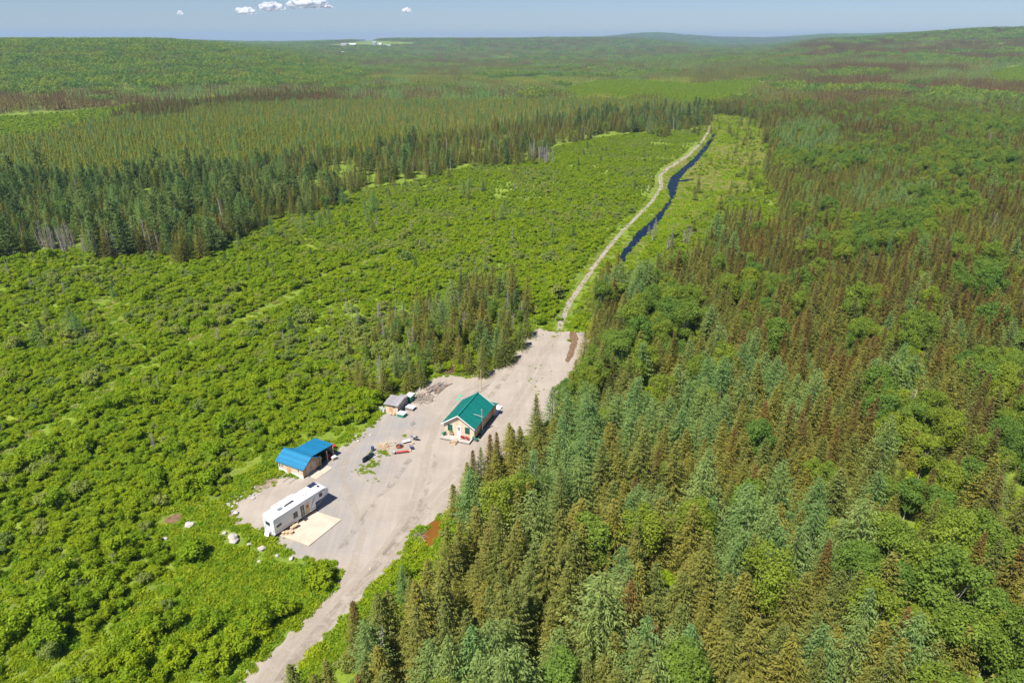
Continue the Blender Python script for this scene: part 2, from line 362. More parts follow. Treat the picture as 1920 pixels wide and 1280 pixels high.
flat_poly("gravel_yard", YARD, .03, "gravel")
def ribbon(name, pts, w, z, mat):
    L = []; Rr = []
    P = []
    for a, b in zip(pts, pts[1:]):
        k = max(2, int(math.dist(a, b)/2.5))
        P += [(a[0]+(b[0]-a[0])*t/k, a[1]+(b[1]-a[1])*t/k) for t in range(k)]
    P.append(pts[-1])
    for i, q in enumerate(P):
        a = P[max(0, i-1)]; b = P[min(len(P)-1, i+1)]; d = Vector((b[0]-a[0], b[1]-a[1])).normalized()
        ww = (w(i/len(P)) if callable(w) else w)/2
        l = ww*random.uniform(.75, 1.3); r = ww*random.uniform(.75, 1.3)
        L.append((q[0]-d.y*l, q[1]+d.x*l, z)); Rr.append((q[0]+d.y*r, q[1]-d.x*r, z))
    n = len(P); me = bpy.data.meshes.new(name)
    me.from_pydata(L+Rr, [], [(i, n+i, n+i+1, i+1) for i in range(n-1)]); me.materials.append(MATS[mat])
    tag(add(name, me), kind="structure")
ribbon("trail", TRAILG, lambda t: 1.5+2.2*math.exp(-((t-.5)/.09)**2)+(.4 if t > .3 else 0), .045, "trail_sand")
def track_mat(name, col, lo, hi):
    m = bpy.data.materials.new(name); nt, p, out = nodes_of(m); tc = nt.nodes.new("ShaderNodeTexCoord"); f = noise_n(nt, tc.outputs["Object"], .55, 6, .7)
    p.inputs["Base Color"].default_value = col+(1,); p.inputs["Roughness"].default_value = .95; p.inputs["Specular IOR Level"].default_value = .1
    tr = nt.nodes.new("ShaderNodeBsdfTransparent"); mx = nt.nodes.new("ShaderNodeMixShader"); nt.links.new(mrange(nt, f, lo, hi), mx.inputs[0]); nt.links.new(tr.outputs[0], mx.inputs[1]); nt.links.new(p.outputs[0], mx.inputs[2]); nt.links.new(mx.outputs[0], out.inputs[0]); MATS[name] = m
track_mat("pale_track", (.45, .385, .31), .38, .78); track_mat("dark_track", (.27, .222, .175), .46, .88)
for i, (pts, w, mt) in enumerate((([(500,1290),(560,1210),(620,1140),(680,1080),(740,1010),(800,940),(850,890),(905,830),(950,780),(985,720),(1010,670),(1040,630)], .9, "pale_track"), ([(520,1290),(580,1210),(640,1140),(702,1080),(760,1012),(818,942),(868,892),(922,834),(965,780),(1000,722),(1024,672),(1046,632)], .8, "pale_track"),
        ([(510,1290),(570,1210),(630,1140),(690,1080),(750,1010),(808,940)], .7, "dark_track"), ([(530,1275),(592,1200),(655,1130),(715,1074),(772,1010)], .5, "dark_track"), ([(478,1290),(540,1212),(600,1140),(660,1070),(680,1000),(660,940),(640,890),(650,850),(690,810)], .8, "pale_track"),
        ([(700,1060),(760,970),(790,900),(800,850),(820,790),(860,740),(900,722)], 1.0, "pale_track"), ([(720,1040),(780,960),(808,900),(818,850)], .6, "dark_track"), ([(905,760),(930,730),(960,690),(990,655)], .9, "dark_track"), ([(890,740),(920,712),(950,680),(985,640)], 1.2, "pale_track"), ([(640,1030),(690,960),(740,900),(770,860)], .8, "dark_track"))):
    ribbon("wheel_track", [G(*p) for p in pts], w*1.4, .036+.004*i, mt)
flat_poly("creek", CREEK, .05, "creek_water", jitter=.4, step=2.2)
flat_poly("pond", POND, .06, "rusty_water", jitter=.1)
flat_poly("mud_hole", [(303,982),(316,968),(335,962),(346,967),(332,977),(314,988)], .05, "mud", jitter=.1)
flat_poly("ditch", DITCH, .06, "mud", jitter=.2)
flat_poly("gravel_bank", [(428,935),(470,900),(525,888),(560,905),(520,930),(500,945),(480,960),(450,985),(432,972),(425,955)], .02, "dry_soil", jitter=.5)

# ------------------------------------------------------------------ plants: meshes
class TM:
    """triangle soup with tint / tip / material index"""
    def __init__(s): s.v = []; s.t = []; s.tint = []; s.tip = []; s.mi = []
    def tri(s, a, b, c, tint, tip=0., mi=0):
        n = len(s.v); s.v += [a, b, c]; s.t.append((n, n+1, n+2)); s.tint.append(tint); s.tip.append(tip); s.mi.append(mi)
    def tube(s, a, b, r0, r1, n=5, tint=.5, mi=1):
        a = Vector(a); b = Vector(b); d = (b-a).normalized(); u = d.orthogonal().normalized(); w = d.cross(u); k = len(s.v)
        for c, r in ((a, r0), (b, r1)):
            for i in range(n):
                t = 2*math.pi*i/n; q = c+(u*math.cos(t)+w*math.sin(t))*r; s.v.append((q.x, q.y, q.z))
        for i in range(n):
            j = (i+1) % n
            for f in ((k+i, k+j, k+n+j), (k+i, k+n+j, k+n+i)):
                s.t.append(f); s.tint.append(tint); s.tip.append(0); s.mi.append(mi)
    def mesh(s, name, mats, only=None):
        t = np.array(s.t); mi = np.array(s.mi); tint = np.array(s.tint); tip = np.array(s.tip)
        if only is not None:
            k = mi == only; t = t[k]; tint = tint[k]; tip = tip[k]; mi = np.zeros(len(t), int); mats = [mats[only]]
            used, inv = np.unique(t, return_inverse=True); V = np.array(s.v)[used]; t = inv.reshape(t.shape)
            return np_mesh(name, V, [t], mats, tint, tip, mi)
        return np_mesh(name, np.array(s.v), [t], mats, tint, tip, mi)

def conifer(rs, Ht, Rr, step=.30, nb=8, seg=.30, size=.34, z0=.08, droop=.25, power=.85, ragged=.25, tipfrac=0, wild=.35, loose=False):
    R = random.Random(rs); T = TM()
    lean = (R.uniform(-.02, .02), R.uniform(-.02, .02))
    T.tube((0, 0, 0), (lean[0]*Ht, lean[1]*Ht, Ht*.97), Ht*.012+.03, .02, 6)
    side = [R.uniform(1-ragged, 1+ragged*.6) for _ in range(8)]
    z = Ht*z0
    while z < Ht-.15:
        t = (z-Ht*z0)/(Ht*(1-z0)); r = Rr*(1-t)**power*(.55+.45*min(1, t*8+.3))
        n = max(4, int(nb*(.45+.75*r/Rr))); off = R.random()*6.28
        for k in range(n):
            az = off+2*math.pi*k/n+R.uniform(-.25, .25)
            s_ = side[int((az % 6.283)/6.283*8) % 8]
            L = max(.12, r*s_*R.uniform(.72, 1.12)); br = R.random()
            slope = (.55*t-.30-droop*(1-t))+R.uniform(-.12, .12)
            if loose: slope = .15*t+.05-droop+R.uniform(-.2, .2)
            ca, sa = math.cos(az), math.sin(az); ns = max(2, int(L/seg))
            zz = z+R.uniform(-.4, .4)*step
            for i in range(ns):
                f = (i+.6)/ns
                if f < .25 and ns > 3 and r > .8: continue
                d = L*f; h = zz+slope*d+(.22*d*d/L if not loose else .12*d*d/L)
                bx, by = lean[0]*z+ca*d, lean[1]*z+sa*d
                w = size*(1.15-.45*f)*R.uniform(.75, 1.25)
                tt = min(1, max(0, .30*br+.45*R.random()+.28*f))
                tp = 0.
                if tipfrac: tp = min(1, max(0, (t-(1-tipfrac))/tipfrac*2.2+R.uniform(-.4, .4)))
                for sgn in (-1, 1):
                    a2 = az+sgn*R.uniform(.45, .95); c2, s2 = math.cos(a2), math.sin(a2)
                    up = R.uniform(-wild, wild)*w; dn = R.uniform(-.5, .05)*w
                    if loose: dn = -R.uniform(.1, .9)*w
                    p0 = (bx-ca*w*.35, by-sa*w*.35, h+up*.4)
                    p1 = (bx+ca*w*.35, by+sa*w*.35, h+up)
                    p2 = (bx+c2*w, by+s2*w, h+dn)
                    T.tri(p0, p1, p2, tt, tp)
        z += step*R.uniform(.8, 1.2)*(1-.35*t)
    # leader
    for k in range(6):
        a = k*1.05; q = .12
        T.tri((lean[0]*Ht+q*math.cos(a), lean[1]*Ht+q*math.sin(a), Ht-.35), (lean[0]*Ht, lean[1]*Ht, Ht+.15), (lean[0]*Ht+q*math.cos(a+1.5), lean[1]*Ht+q*math.sin(a+1.5), Ht-.3), .4, 1. if tipfrac else 0)
    return T

def broadleaf(rs, Ht, Rr, lobes=12, leaves=5200, size=.26, base=.30, stems=1, trunk=.13, flat=.75):
    R = random.Random(rs); T = TM(); g = np.random.default_rng(rs)
    cz = Ht*(base+1)/2; hz = Ht*(1-base)/2
    tops = []
    for s_ in range(stems):
        a = 2*math.pi*s_/stems+R.random(); o = 0 if stems == 1 else Rr*.45
        p = (.1*math.cos(a)*(stems > 1), .1*math.sin(a)*(stems > 1), 0); q = (o*math.cos(a), o*math.sin(a), Ht*(base+.35))
        T.tube(p, q, trunk, trunk*.45, 6); tops.append((q, a))
    cs = []
    for k in range(lobes):
        a = R.random()*6.283; u = R.uniform(-1, 1); rr = math.sqrt(max(0, 1-u*u))*Rr*.68*R.uniform(.5, 1.05)
        c = (rr*math.cos(a), rr*math.sin(a), cz+u*hz*.72); s_ = R.uniform(.28, .46)*Rr*(1.15 if u < .6 else .85)
        cs.append((c, s_, R.random()))
        q = tops[k % len(tops)][0]; st = (q[0]*.8, q[1]*.8, min(q[2], c[2])*R.uniform(.6, .9))
        T.tube(st, c, trunk*.32, trunk*.1, 4)
    tot = sum(s_**2 for _, s_, _ in cs)
    for c, s_, tn in cs:
        n = int(leaves*s_*s_/tot)
        d = g.normal(size=(n, 3)); d /= np.linalg.norm(d, axis=1)[:, None]; d[:, 2] = np.where(d[:, 2] < -.45, -d[:, 2], d[:, 2])
        rad = s_*(g.random(n)**.35)*(1+.22*np.sin(d[:, 0]*7+tn*9)*np.cos(d[:, 1]*6+tn*5))
        P = np.array(c)+d*rad[:, None]*np.array([1, 1, flat])
        nn = d+g.normal(scale=.55, size=(n, 3))+np.array([0, 0, .35]); nn /= np.linalg.norm(nn, axis=1)[:, None]
        ax = np.cross(nn, g.normal(size=(n, 3))); ax /= np.linalg.norm(ax, axis=1)[:, None]; bx = np.cross(nn, ax)
        sz = size*g.uniform(.6, 1.3, n)[:, None]
        A = P+ax*sz*.6; B = P-ax*sz*.45+bx*sz*.5; C = P-ax*sz*.3-bx*sz*.55
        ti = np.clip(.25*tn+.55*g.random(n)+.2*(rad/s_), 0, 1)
        for i in range(n): T.tri(tuple(A[i]), tuple(B[i]), tuple(C[i]), ti[i])
    return T
def snag(rs, Ht, Rr, dens=1.):
    R = random.Random(rs); T = TM()
    T.tube((0, 0, 0), (R.uniform(-.5, .5), R.uniform(-.5, .5), Ht), .17, .05, 6, .7, 1)
    z = Ht*.2
    while z < Ht:
        t = z/Ht
        for k in range(int(4*dens)+1):
            a = R.random()*6.28; L = Rr*(1-t*.75)*R.uniform(.4, 1.1); e = Vector((L*math.cos(a), L*math.sin(a), z+R.uniform(-.4, .25)*L))
            s0 = Vector((0, 0, z)); T.tube(s0, e, .03, .012, 3, R.random(), 0)
            for j in range(5):
                q = s0.lerp(e, R.uniform(.35, 1)); a2 = a+R.uniform(-1.3, 1.3); l2 = L*R.uniform(.2, .45)
                w = Vector((math.cos(a2)*l2, math.sin(a2)*l2, R.uniform(-.3, .2)*l2))
                n_ = Vector((-w.y, w.x, .02)).normalized()*.035
                T.tri(tuple(q+n_), tuple(q-n_), tuple(q+w), R.random())
        z += .3
    return T
def weed(rs, R_=.8, Ht=.6, n=150, blade=.10, tall=.35):
    g = np.random.default_rng(rs); T = TM()
    for i in range(n):
        a = g.random()*6.28; r = R_*math.sqrt(g.random()); x, y = r*math.cos(a), r*math.sin(a)
        h = Ht*(1-.5*(r/R_)**2)*g.uniform(.35, 1); b = g.random()*6.28; w = blade*g.uniform(.6, 1.4)
        l = (math.cos(b)*w, math.sin(b)*w); t = g.uniform(-tall, tall, 2)
        T.tri((x-l[0], y-l[1], h*.55), (x+l[0], y+l[1], h*.6), (x+t[0], y+t[1], h), g.random())
    return T
def patch(rs, kind, R_=15., n=26, Ht=11., Rr=2.2, per=46):
    """a plot of far woodland: many small trees in one mesh"""
    g = np.random.default_rng(rs); T = TM()
    for i in range(n):
        a = i*2.39996; r = R_*math.sqrt((i+.5)/n); x = r*math.cos(a)+g.normal()*.8; y = r*math.sin(a)+g.normal()*.8
        H_ = Ht*g.uniform(.7, 1.15); R2 = Rr*g.uniform(.75, 1.25); tn = g.random(); br = g.random() < .45
        T.tri((x-.12, y, 0), (x+.12, y, 0), (x, y, H_), .2, 0, 1)
        for k in range(per):
            b = g.random()*6.283
            if kind == 'con':
                t = g.random()**1.25; rr = R2*(1-t)*g.uniform(.5, 1.1); h = H_*(.12+.88*t)
                w = .75*(1-t*.5)
                ca, sa = math.cos(b), math.sin(b)
                T.tri((x+ca*rr*.3-sa*w*.5, y+sa*rr*.3+ca*w*.5, h+.1), (x+ca*rr*.3+sa*w*.5, y+sa*rr*.3-ca*w*.5, h+.2), (x+ca*(rr+.35), y+sa*(rr+.35), h-.45), min(1, .5*tn+.45*g.random()), min(.8, max(0, t*1.6-.6))*br)
            else:
                u = g.uniform(-.35, 1); q = math.sqrt(1-u*u); d = np.array([q*math.cos(b), q*math.sin(b), u])
                c = np.array([x, y, H_*.62])+d*np.array([R2, R2, H_*.36])*g.uniform(.8, 1.05)
                nn = d+g.normal(scale=.5, size=3); nn /= np.linalg.norm(nn); ax = np.cross(nn, g.normal(size=3)); ax /= np.linalg.norm(ax); bx = np.cross(nn, ax); w = .75*g.uniform(.7, 1.3)
                T.tri(tuple(c+ax*w), tuple(c-ax*w*.6+bx*w), tuple(c-ax*w*.6-bx*w), min(1, .65*tn+.35*g.random()))
    return T

# kind -> list of (TM, mats, height, radius)
KIND = {
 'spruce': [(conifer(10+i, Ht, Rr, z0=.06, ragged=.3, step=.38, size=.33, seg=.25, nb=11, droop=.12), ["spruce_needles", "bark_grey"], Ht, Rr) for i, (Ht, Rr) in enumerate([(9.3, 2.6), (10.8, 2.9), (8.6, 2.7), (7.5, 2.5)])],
 'rusty': [(conifer(30+i, Ht, Rr, z0=.06, ragged=.25, tipfrac=.38, step=.38, size=.32, seg=.25, nb=10, droop=.12), ["rusty_spruce_needles", "bark_grey"], Ht, Rr) for i, (Ht, Rr) in enumerate([(11, 2.15), (12, 2.35), (10, 2.0)])],
 'larch': [(conifer(50+i, Ht, Rr, step=.34, nb=9, seg=.27, size=.29, z0=.10, droop=.08, power=.62, ragged=.45, wild=.8, loose=True), ["larch_needles", "bark_grey"], Ht, Rr) for i, (Ht, Rr) in enumerate([(11, 3.0), (12.3, 3.3), (10, 2.7)])],
 'pine': [(conifer(60+i, Ht, Rr, step=.5, nb=9, seg=.36, size=.46, z0=.18, droop=.05, power=.5, ragged=.55, wild=.8, loose=True), ["pine_needles", "bark_grey"], Ht, Rr) for i, (Ht, Rr) in enumerate([(13, 2.5), (11, 2.8), (9.5, 2.0)])],
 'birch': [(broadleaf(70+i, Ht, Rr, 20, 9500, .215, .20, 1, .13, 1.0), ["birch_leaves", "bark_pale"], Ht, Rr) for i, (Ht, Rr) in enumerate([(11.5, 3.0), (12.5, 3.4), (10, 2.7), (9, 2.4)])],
 'bush': [(broadleaf(90+i, Ht, Rr, 9, 1500, .24, .12, 4, .05, .8), ["alder_leaves", "bark_pale"], Ht, Rr) for i, (Ht, Rr) in enumerate([(2.6, 1.7), (3.0, 1.6), (2.1, 1.5), (2.4, 1.9), (3.4, 1.9)])],
 'willow': [(broadleaf(100+i, Ht, Rr, 12, 1700, .22, .08, 5, .04, .9), ["willow_leaves", "bark_pale"], Ht, Rr) for i, (Ht, Rr) in enumerate([(2.3, 1.5), (2.9, 1.5), (2.0, 1.6), (2.6, 1.9)])],
 'snag': [(snag(110+i, Ht, Rr, d), ["dead_twigs", "bark_pale"], Ht, Rr) for i, (Ht, Rr, d) in enumerate([(9, 1.3, 1.4), (7, 1.0, 1), (5, 1.2, 2.2), (8, .9, .8)])],
 'young': [(conifer(130+i, Ht, Rr, step=.5, nb=6, seg=.45, size=.55, z0=.08, ragged=.2), ["young_conifer_needles", "bark_grey"], Ht, Rr) for i, (Ht, Rr) in enumerate([(5.4, 1.25), (6.2, 1.35), (4.6, 1.25)])],
 'bogtree': [(conifer(140+i, Ht, Rr, step=.5, nb=6, seg=.45, size=.55, z0=.08, ragged=.2), ["pale_bog_needles", "bark_grey"], Ht, Rr) for i, (Ht, Rr) in enumerate([(5., 1.2), (4., 1.25)])],
 'weed': [(weed(150+i, .85, .65, 210, .11), ["weed_leaves", "bark_grey"], .7, .8) for i in range(4)],
 'drygrass': [(weed(160+i, .8, .6, 120, .07), ["dry_grass", "bark_grey"], .7, .8) for i in range(3)],
 'farcon': [(patch(170+i, 'con'), [("rusty_spruce_needles", "spruce_needles", "rusty_spruce_needles", "brown_spruce_needles")[i], "bark_grey"], 12, 15) for i in range(4)],
 'farlarch': [(patch(180+i, 'con', Rr=2.7), ["larch_needles", "bark_grey"], 12, 15) for i in range(2)],
 'farbirch': [(patch(190+i, 'bl', n=20, Rr=3.2), ["birch_leaves", "bark_pale"], 12, 15) for i in range(3)],
 'faryoung': [(patch(200+i, 'con', n=60, Ht=7, Rr=1.4, per=26), ["young_conifer_needles", "bark_grey"], 8, 15) for i in range(2)],
}

def scatter(name, label, kindkey, P, rz, sc, pick, tilt=None, cat=None):
    if not len(P): return
    coll = bpy.data.collections.new("patterns_"+name)
    for i, (T, mats, h, r) in enumerate(KIND[kindkey]):
        me = KMESH.setdefault((kindkey, i), T.mesh(f"{name}_pattern_{i}", mats))
        o = bpy.data.objects.new(f"{name}_pattern_{i}", me); coll.objects.link(o)
    me = bpy.data.meshes.new(name); n = len(P); me.vertices.add(n); me.vertices.foreach_set("co", np.asarray(P, np.float32).ravel())
    for nm, arr, ty, fld in (("rz", rz, 'FLOAT', "value"), ("sc", sc, 'FLOAT_VECTOR', "vector"), ("pick", pick, 'INT', "value"), ("tilt", tilt if tilt is not None else RNG.normal(0, .02, (n, 2)), 'FLOAT2', "vector")):
        a = me.attributes.new(nm, ty, 'POINT'); a.data.foreach_set(fld, np.asarray(arr, np.int32 if ty == 'INT' else np.float32).ravel())
    o = add(name, me); tag(o, label, cat, kind="stuff")
    ng = bpy.data.node_groups.new("scatter_"+name, 'GeometryNodeTree')
    ng.interface.new_socket("Geometry", in_out='INPUT', socket_type='NodeSocketGeometry'); ng.interface.new_socket("Geometry", in_out='OUTPUT', socket_type='NodeSocketGeometry')
    N = ng.nodes; gi = N.new("NodeGroupInput"); go = N.new("NodeGroupOutput"); ci = N.new("GeometryNodeCollectionInfo")
    ci.inputs["Collection"].default_value = coll; ci.inputs["Separate Children"].default_value = True; ci.inputs["Reset Children"].default_value = True
    ip = N.new("GeometryNodeInstanceOnPoints"); ip.inputs["Pick Instance"].default_value = True
    def na(nm, ty):
        q = N.new("GeometryNodeInputNamedAttribute"); q.data_type = ty; q.inputs["Name"].default_value = nm
        return [s for s in q.outputs if s.name == "Attribute" and s.enabled][0]
    L = ng.links.new
    cx = N.new("ShaderNodeCombineXYZ"); sp = N.new("ShaderNodeSeparateXYZ"); L(na("tilt", 'FLOAT_VECTOR'), sp.inputs[0])
    L(sp.outputs[0], cx.inputs[0]); L(sp.outputs[1], cx.inputs[1]); L(na("rz", 'FLOAT'), cx.inputs[2])
    L(gi.outputs[0], ip.inputs["Points"]); L(ci.outputs[0], ip.inputs["Instance"]); L(na("pick", 'INT'), ip.inputs["Instance Index"])
    L(cx.outputs[0], ip.inputs["Rotation"]); L(na("sc", 'FLOAT_VECTOR'), ip.inputs["Scale"]); L(ip.outputs[0], go.inputs[0])
    md = o.modifiers.new("scatter", 'NODES'); md.node_group = ng
    return o
KMESH = {}

# ------------------------------------------------------------------ where plants stand
def jgrid(x0, x1, y0, y1, s, j=.42):
    X, Y = np.meshgrid(np.arange(x0, x1, s), np.arange(y0, y1, s)); X = X.ravel()+RNG.uniform(-j, j, X.size)*s; Y = Y.ravel()+RNG.uniform(-j, j, Y.size)*s
    return X, Y
PLANTS = {k: [] for k in KIND}   # kind -> arrays (x, y, scale)
def put(kind, x, y, s):
    if len(x): PLANTS[kind].append(np.stack([x, y, s], 1))
def blobs(px, py, lst):
    """strength 0..1 of soft ellipses (cx, cy, rx, ry) in photo pixels"""
    r = np.zeros(px.shape)
    for cx, cy, rx, ry in lst: r = np.maximum(r, np.clip(1.35-((px-cx)/rx)**2-((py-cy)/ry)**2, 0, 1))
    return r
BIRCH_AT = [(1710,1120,150,150),(1780,1250,120,120),(1700,860,90,75),(1590,660,38,45),(1250,640,75,40),(1200,660,35,30),(1660,470,100,35),(1800,330,110,40),(1690,700,60,40),(1850,740,60,50),(1900,900,60,90),(1600,480,50,30),(1480,320,30,22),(1830,560,60,40),(1760,420,60,25),(1560,330,45,18),(1700,240,60,18),(1870,1290,90,80),(1850,250,100,20)]
LARCH_AT = [(1090,800,70,70),(1190,830,60,60),(1080,950,70,70),(1290,840,60,60),(1330,760,40,40),(1180,570,40,38),(1290,990,40,60),(1200,1030,45,60),(1390,1060,70,80),(1130,1200,60,90),(940,1330,110,90),(870,1000,40,50),(1460,800,40,60),(1240,1380,60,70),(1010,1000,40,50),(1660,780,50,50),(1040,770,40,40),(1400,720,30,40),(1620,960,40,50),(1510,280,60,40),(1700,400,40,20)]
RUST_AT = [(1600,600,150,120),(1760,640,160,140),(1480,520,120,70),(1500,700,140,80),(1750,180,170,20),(1600,250,150,30),(1850,420,100,50),(1850,900,80,120),(1620,740,90,90),(1530,880,80,100),(1780,1100,50,60)]
def near_forest():
    X, Y = jgrid(-90, 720, 18, 790, 3.05)
    px, py, d = project(X, Y, 0)
    wob = (fbm(X, Y, 16, 14)-.5)*40*(py < 600)+(fbm(X, Y, 48, 15)-.5)*110*(py < 470)
    k = (px > -250) & (px < 2250) & inpoly(px+wob, py, RFOREST)
    bare = (px < 1700) & (py < 600) & (py > 205) & inpoly(px, py, RFOREST) & ~k & ~inpoly(px, py, CREEK)
    put('bush', X[bare], Y[bare], RNG.uniform(.5, 1.1, bare.sum())); put('willow', X[bare]+1.5, Y[bare]+1., RNG.uniform(.5, 1., bare.sum()))
    st = (px < 1440) & (px > 1300) & (py > 225) & (py < 520) & (RNG.random(len(X)) < .05+.25*sst(1340, 1430, px)) & ~k & (fbm(X, Y, 20, 98) > .45)
    z = RNG.uniform(.35, .95, len(X)); q = RNG.random(len(X)); put('spruce', X[st & (q < .5)], Y[st & (q < .5)], z[st & (q < .5)]); put('willow', X[st & (q > .5)], Y[st & (q > .5)], z[st & (q > .5)]*1.6)
    for c in (CREEK, DITCH, POND, YARD): k &= ~inpoly(px, py, c)
    k &= ~inpoly(px, py, FARGREEN[0]) & ~inpoly(px, py, ROADSIDE) & ~inpoly(px, py, MEADOW)
    X, Y, px, py = X[k], Y[k], px[k], py[k]
    u = RNG.random(len(X)); n1 = fbm(X, Y, 34, 2); n2 = fbm(X, Y, 28, 8)
    b = blobs(px, py, BIRCH_AT)*.8+sst(.56, .67, n1)*.32*(Y > 110)+.05
    l = blobs(px, py, LARCH_AT)*.72+sst(.62, .72, n2)*.25+.03
    ru = .06+blobs(px, py, RUST_AT)*.34+sst(.5, .62, fbm(X, Y, 60, 12))*.15*(X > 60)
    isb = u < b; isl = ~isb & (RNG.random(len(X)) < l); u2 = RNG.random(len(X)); isr = ~isb & ~isl & (u2 < ru)
    iss = ~isb & ~isl & ~isr; sn = iss & (RNG.random(len(X)) < .007); iss &= ~sn
    thin = RNG.random(len(X))
    H_ = .82+.36*fbm(X, Y, 22, 21)+RNG.normal(0, .13, len(X))
    edge = sst(0, 9, np.minimum(polydist(X, Y, YG), 9+0*X))  # lower trees along the yard
    H_ *= .74+.26*edge
    put('birch', X[isb & (thin < .55)], Y[isb & (thin < .55)], H_[isb & (thin < .55)])
    put('larch', X[isl & (thin < .7)], Y[isl & (thin < .7)], H_[isl & (thin < .7)])
    put('rusty', X[isr], Y[isr], H_[isr]*1.03); put('spruce', X[iss], Y[iss], H_[iss]); put('snag', X[sn], Y[sn], H_[sn]*1.25)
    # understory
    q = (isb & (thin >= .55)) | (isl & (thin >= .8)); put('bush', X[q], Y[q], RNG.uniform(.7, 1.3, q.sum()))
YG = [G(*p) for p in YARD if p[0] > 560 or p[1] > 1100]
near_forest()
def yard_group():
    X, Y = jgrid(-80, 40, 110, 230, 2.7); px, py, d = project(X, Y, 0)
    k = inpoly(px, py, YFOREST) & ~inpoly(px, py, YARD)
    X, Y, px, py = X[k], Y[k], px[k], py[k]; u = RNG.random(len(X)); dens = sst(640, 800, px)*.46+.28
    k = u < dens; X, Y, px, py = X[k], Y[k], px[k], py[k]; u = RNG.random(len(X)); s = .62+.34*sst(640, 900, px)+RNG.normal(0, .08, len(X))
    s = s*RNG.uniform(.75, 1.12, len(X)); a = u < .52; put('spruce', X[a], Y[a], s[a]); c = (u >= .52) & (u < .62); put('pine', X[c], Y[c], s[c]*.8); c = (u >= .62) & (u < .70); put('larch', X[c], Y[c], s[c]*.85)
    c = (u >= .70) & (u < .86); put('birch', X[c], Y[c], s[c]*.55); c = (u >= .86) & (u < .93); put('snag', X[c], Y[c], s[c]*1.0); c = u >= .93; put('rusty', X[c], Y[c], s[c]*.85)
    # broken grey trees left of the group
    for qx, qy, s in ((660,600,.75),(672,615,.7),(652,590,.6),(712,600,1.05),(742,608,.9),(738,560,.6),(585,660,.5),(640,650,.55),(532,640,.5),(410,640,.75),(545,650,.55),(565,735,.4),(720,640,.7),(805,600,.9),(825,610,.9),(862,590,1.),(870,640,.9),(570,600,.35),(480,620,.35),(620,590,.35)):
        x, y = G(qx, qy); put('snag', np.array([x]), np.array([y]), np.array([s]))
    for qx, qy, s in ((885,600,.95),(900,590,1.0),(655,665,.45),(700,740,.6),(722,745,.72),(765,735,.7),(790,725,.62),(745,720,.62),(835,640,.7),(860,640,.75),(905,706,.78),(946,683,.85),(958,676,.8),(976,652,.78),(988,632,.7),(880,700,.62),(930,690,.8)):
        x, y = G(qx, qy); put('spruce', np.array([x]), np.array([y]), np.array([s]))
yard_group()
def left_forest():
    X, Y = jgrid(-700, 260, 215, 800, 3.5); px, py, d = project(X, Y, 0)
    k = (px > -300) & inpoly(px, py+(fbm(X, Y, 22, 35)-.5)*34, LBAND); X, Y, px, py = X[k], Y[k], px[k], py[k]
    k = (RNG.random(len(X)) > .10+.22*sst(420, 620, px)) & ((fbm(X, Y, 20, 97) > .40) | ~inpoly(px, py+16, LBAND) | (RNG.random(len(X)) < .3)); X, Y, px, py = X[k], Y[k], px[k], py[k]
    u = RNG.random(len(X)); n = fbm(X, Y, 50, 31); s = .60+.60*fbm(X, Y, 18, 33)+RNG.normal(0, .17, len(X))
    lf = (.38*sst(620, 300, px)+.16+(n-.5)*.9)
    pl = (u < lf) & (RNG.random(len(X)) < .72); put('pine', X[pl], Y[pl], s[pl]*1.1); a = u < lf; q = a & ~pl; put('larch', X[q], Y[q], s[q]*1.06); r = ~a; v = RNG.random(len(X))
    c = r & (v < .72); put('spruce', X[c], Y[c], s[c]); c = r & (v >= .72) & (v < .86); put('rusty', X[c], Y[c], s[c]); c = r & (v >= .86) & (v < .93); put('birch', X[c], Y[c], s[c]*.8); c = r & (v >= .965); put('snag', X[c], Y[c], s[c]*1.2)
    # pale dead stands along the edge
    for cx, cy, n_, sx, sy in ((110,472,26,40,7),(190,480,26,44,6),(1015,302,30,18,7),(290,474,10,24,6),(250,472,9,18,7),(1290,455,5,14,12),(1225,445,4,8,10),(1255,470,3,8,5)):
        for _ in range(n_):
            x, y = G(random.gauss(cx, sx/2), random.gauss(cy, sy/2)); put('snag', np.array([x]), np.array([y]), np.array([random.uniform(.9, 1.35) if cy != 455 and cy != 445 else .8]))
    # the plantation behind
    X, Y = jgrid(-900, 320, 300, 1150, 2.8); px, py, d = project(X, Y, 0)
    k = (px > -300) & (px < 1345) & inpoly(px, py, LFOREST) & ~inpoly(px, py, LBAND) & ~inpoly(px, py, LMEADOW) & (np.hypot(X, Y) < 900) & (py > 165) & ~((px < 250) & (py < 222))
    for g_ in FARGREEN: k &= ~inpoly(px, py, g_)
    X, Y, px, py = X[k], Y[k], px[k], py[k]; u = RNG.random(len(X)); s = .75+.4*fbm(X, Y, 14, 41)+RNG.normal(0, .13, len(X))
    bog = np.clip(1.5-((px-860)/400)**2-((py-222)/30)**2, 0, 1)*.8 > RNG.random(len(X)); c = (u < .965) & bog; put('bogtree', X[c], Y[c], s[c]*.8)
    c = (u < .965) & ~bog; put('young', X[c], Y[c], s[c]); c = u >= .965; put('larch', X[c], Y[c], s[c]*.8)
left_forest()
def rust_rows():
    for poly, sp, kk in (([(205,226),(255,208),(350,197),(470,187),(560,180),(660,174),(640,182),(500,199),(390,210),(290,228)], 3.4, 'rusty'),):
        X, Y = jgrid(-800, 0, 500, 1100, sp); px, py, d = project(X, Y, height(X, Y)); k = inpoly(px, py, poly); k &= fbm(X, Y, 30, 91) > .40; X, Y = X[k], Y[k]; u = RNG.random(len(X)); z = RNG.uniform(.6, 1.15, len(X)); put(kk, X[u < .55], Y[u < .55], z[u < .55]); put('spruce', X[u > .72], Y[u > .72], z[u > .72])
rust_rows()
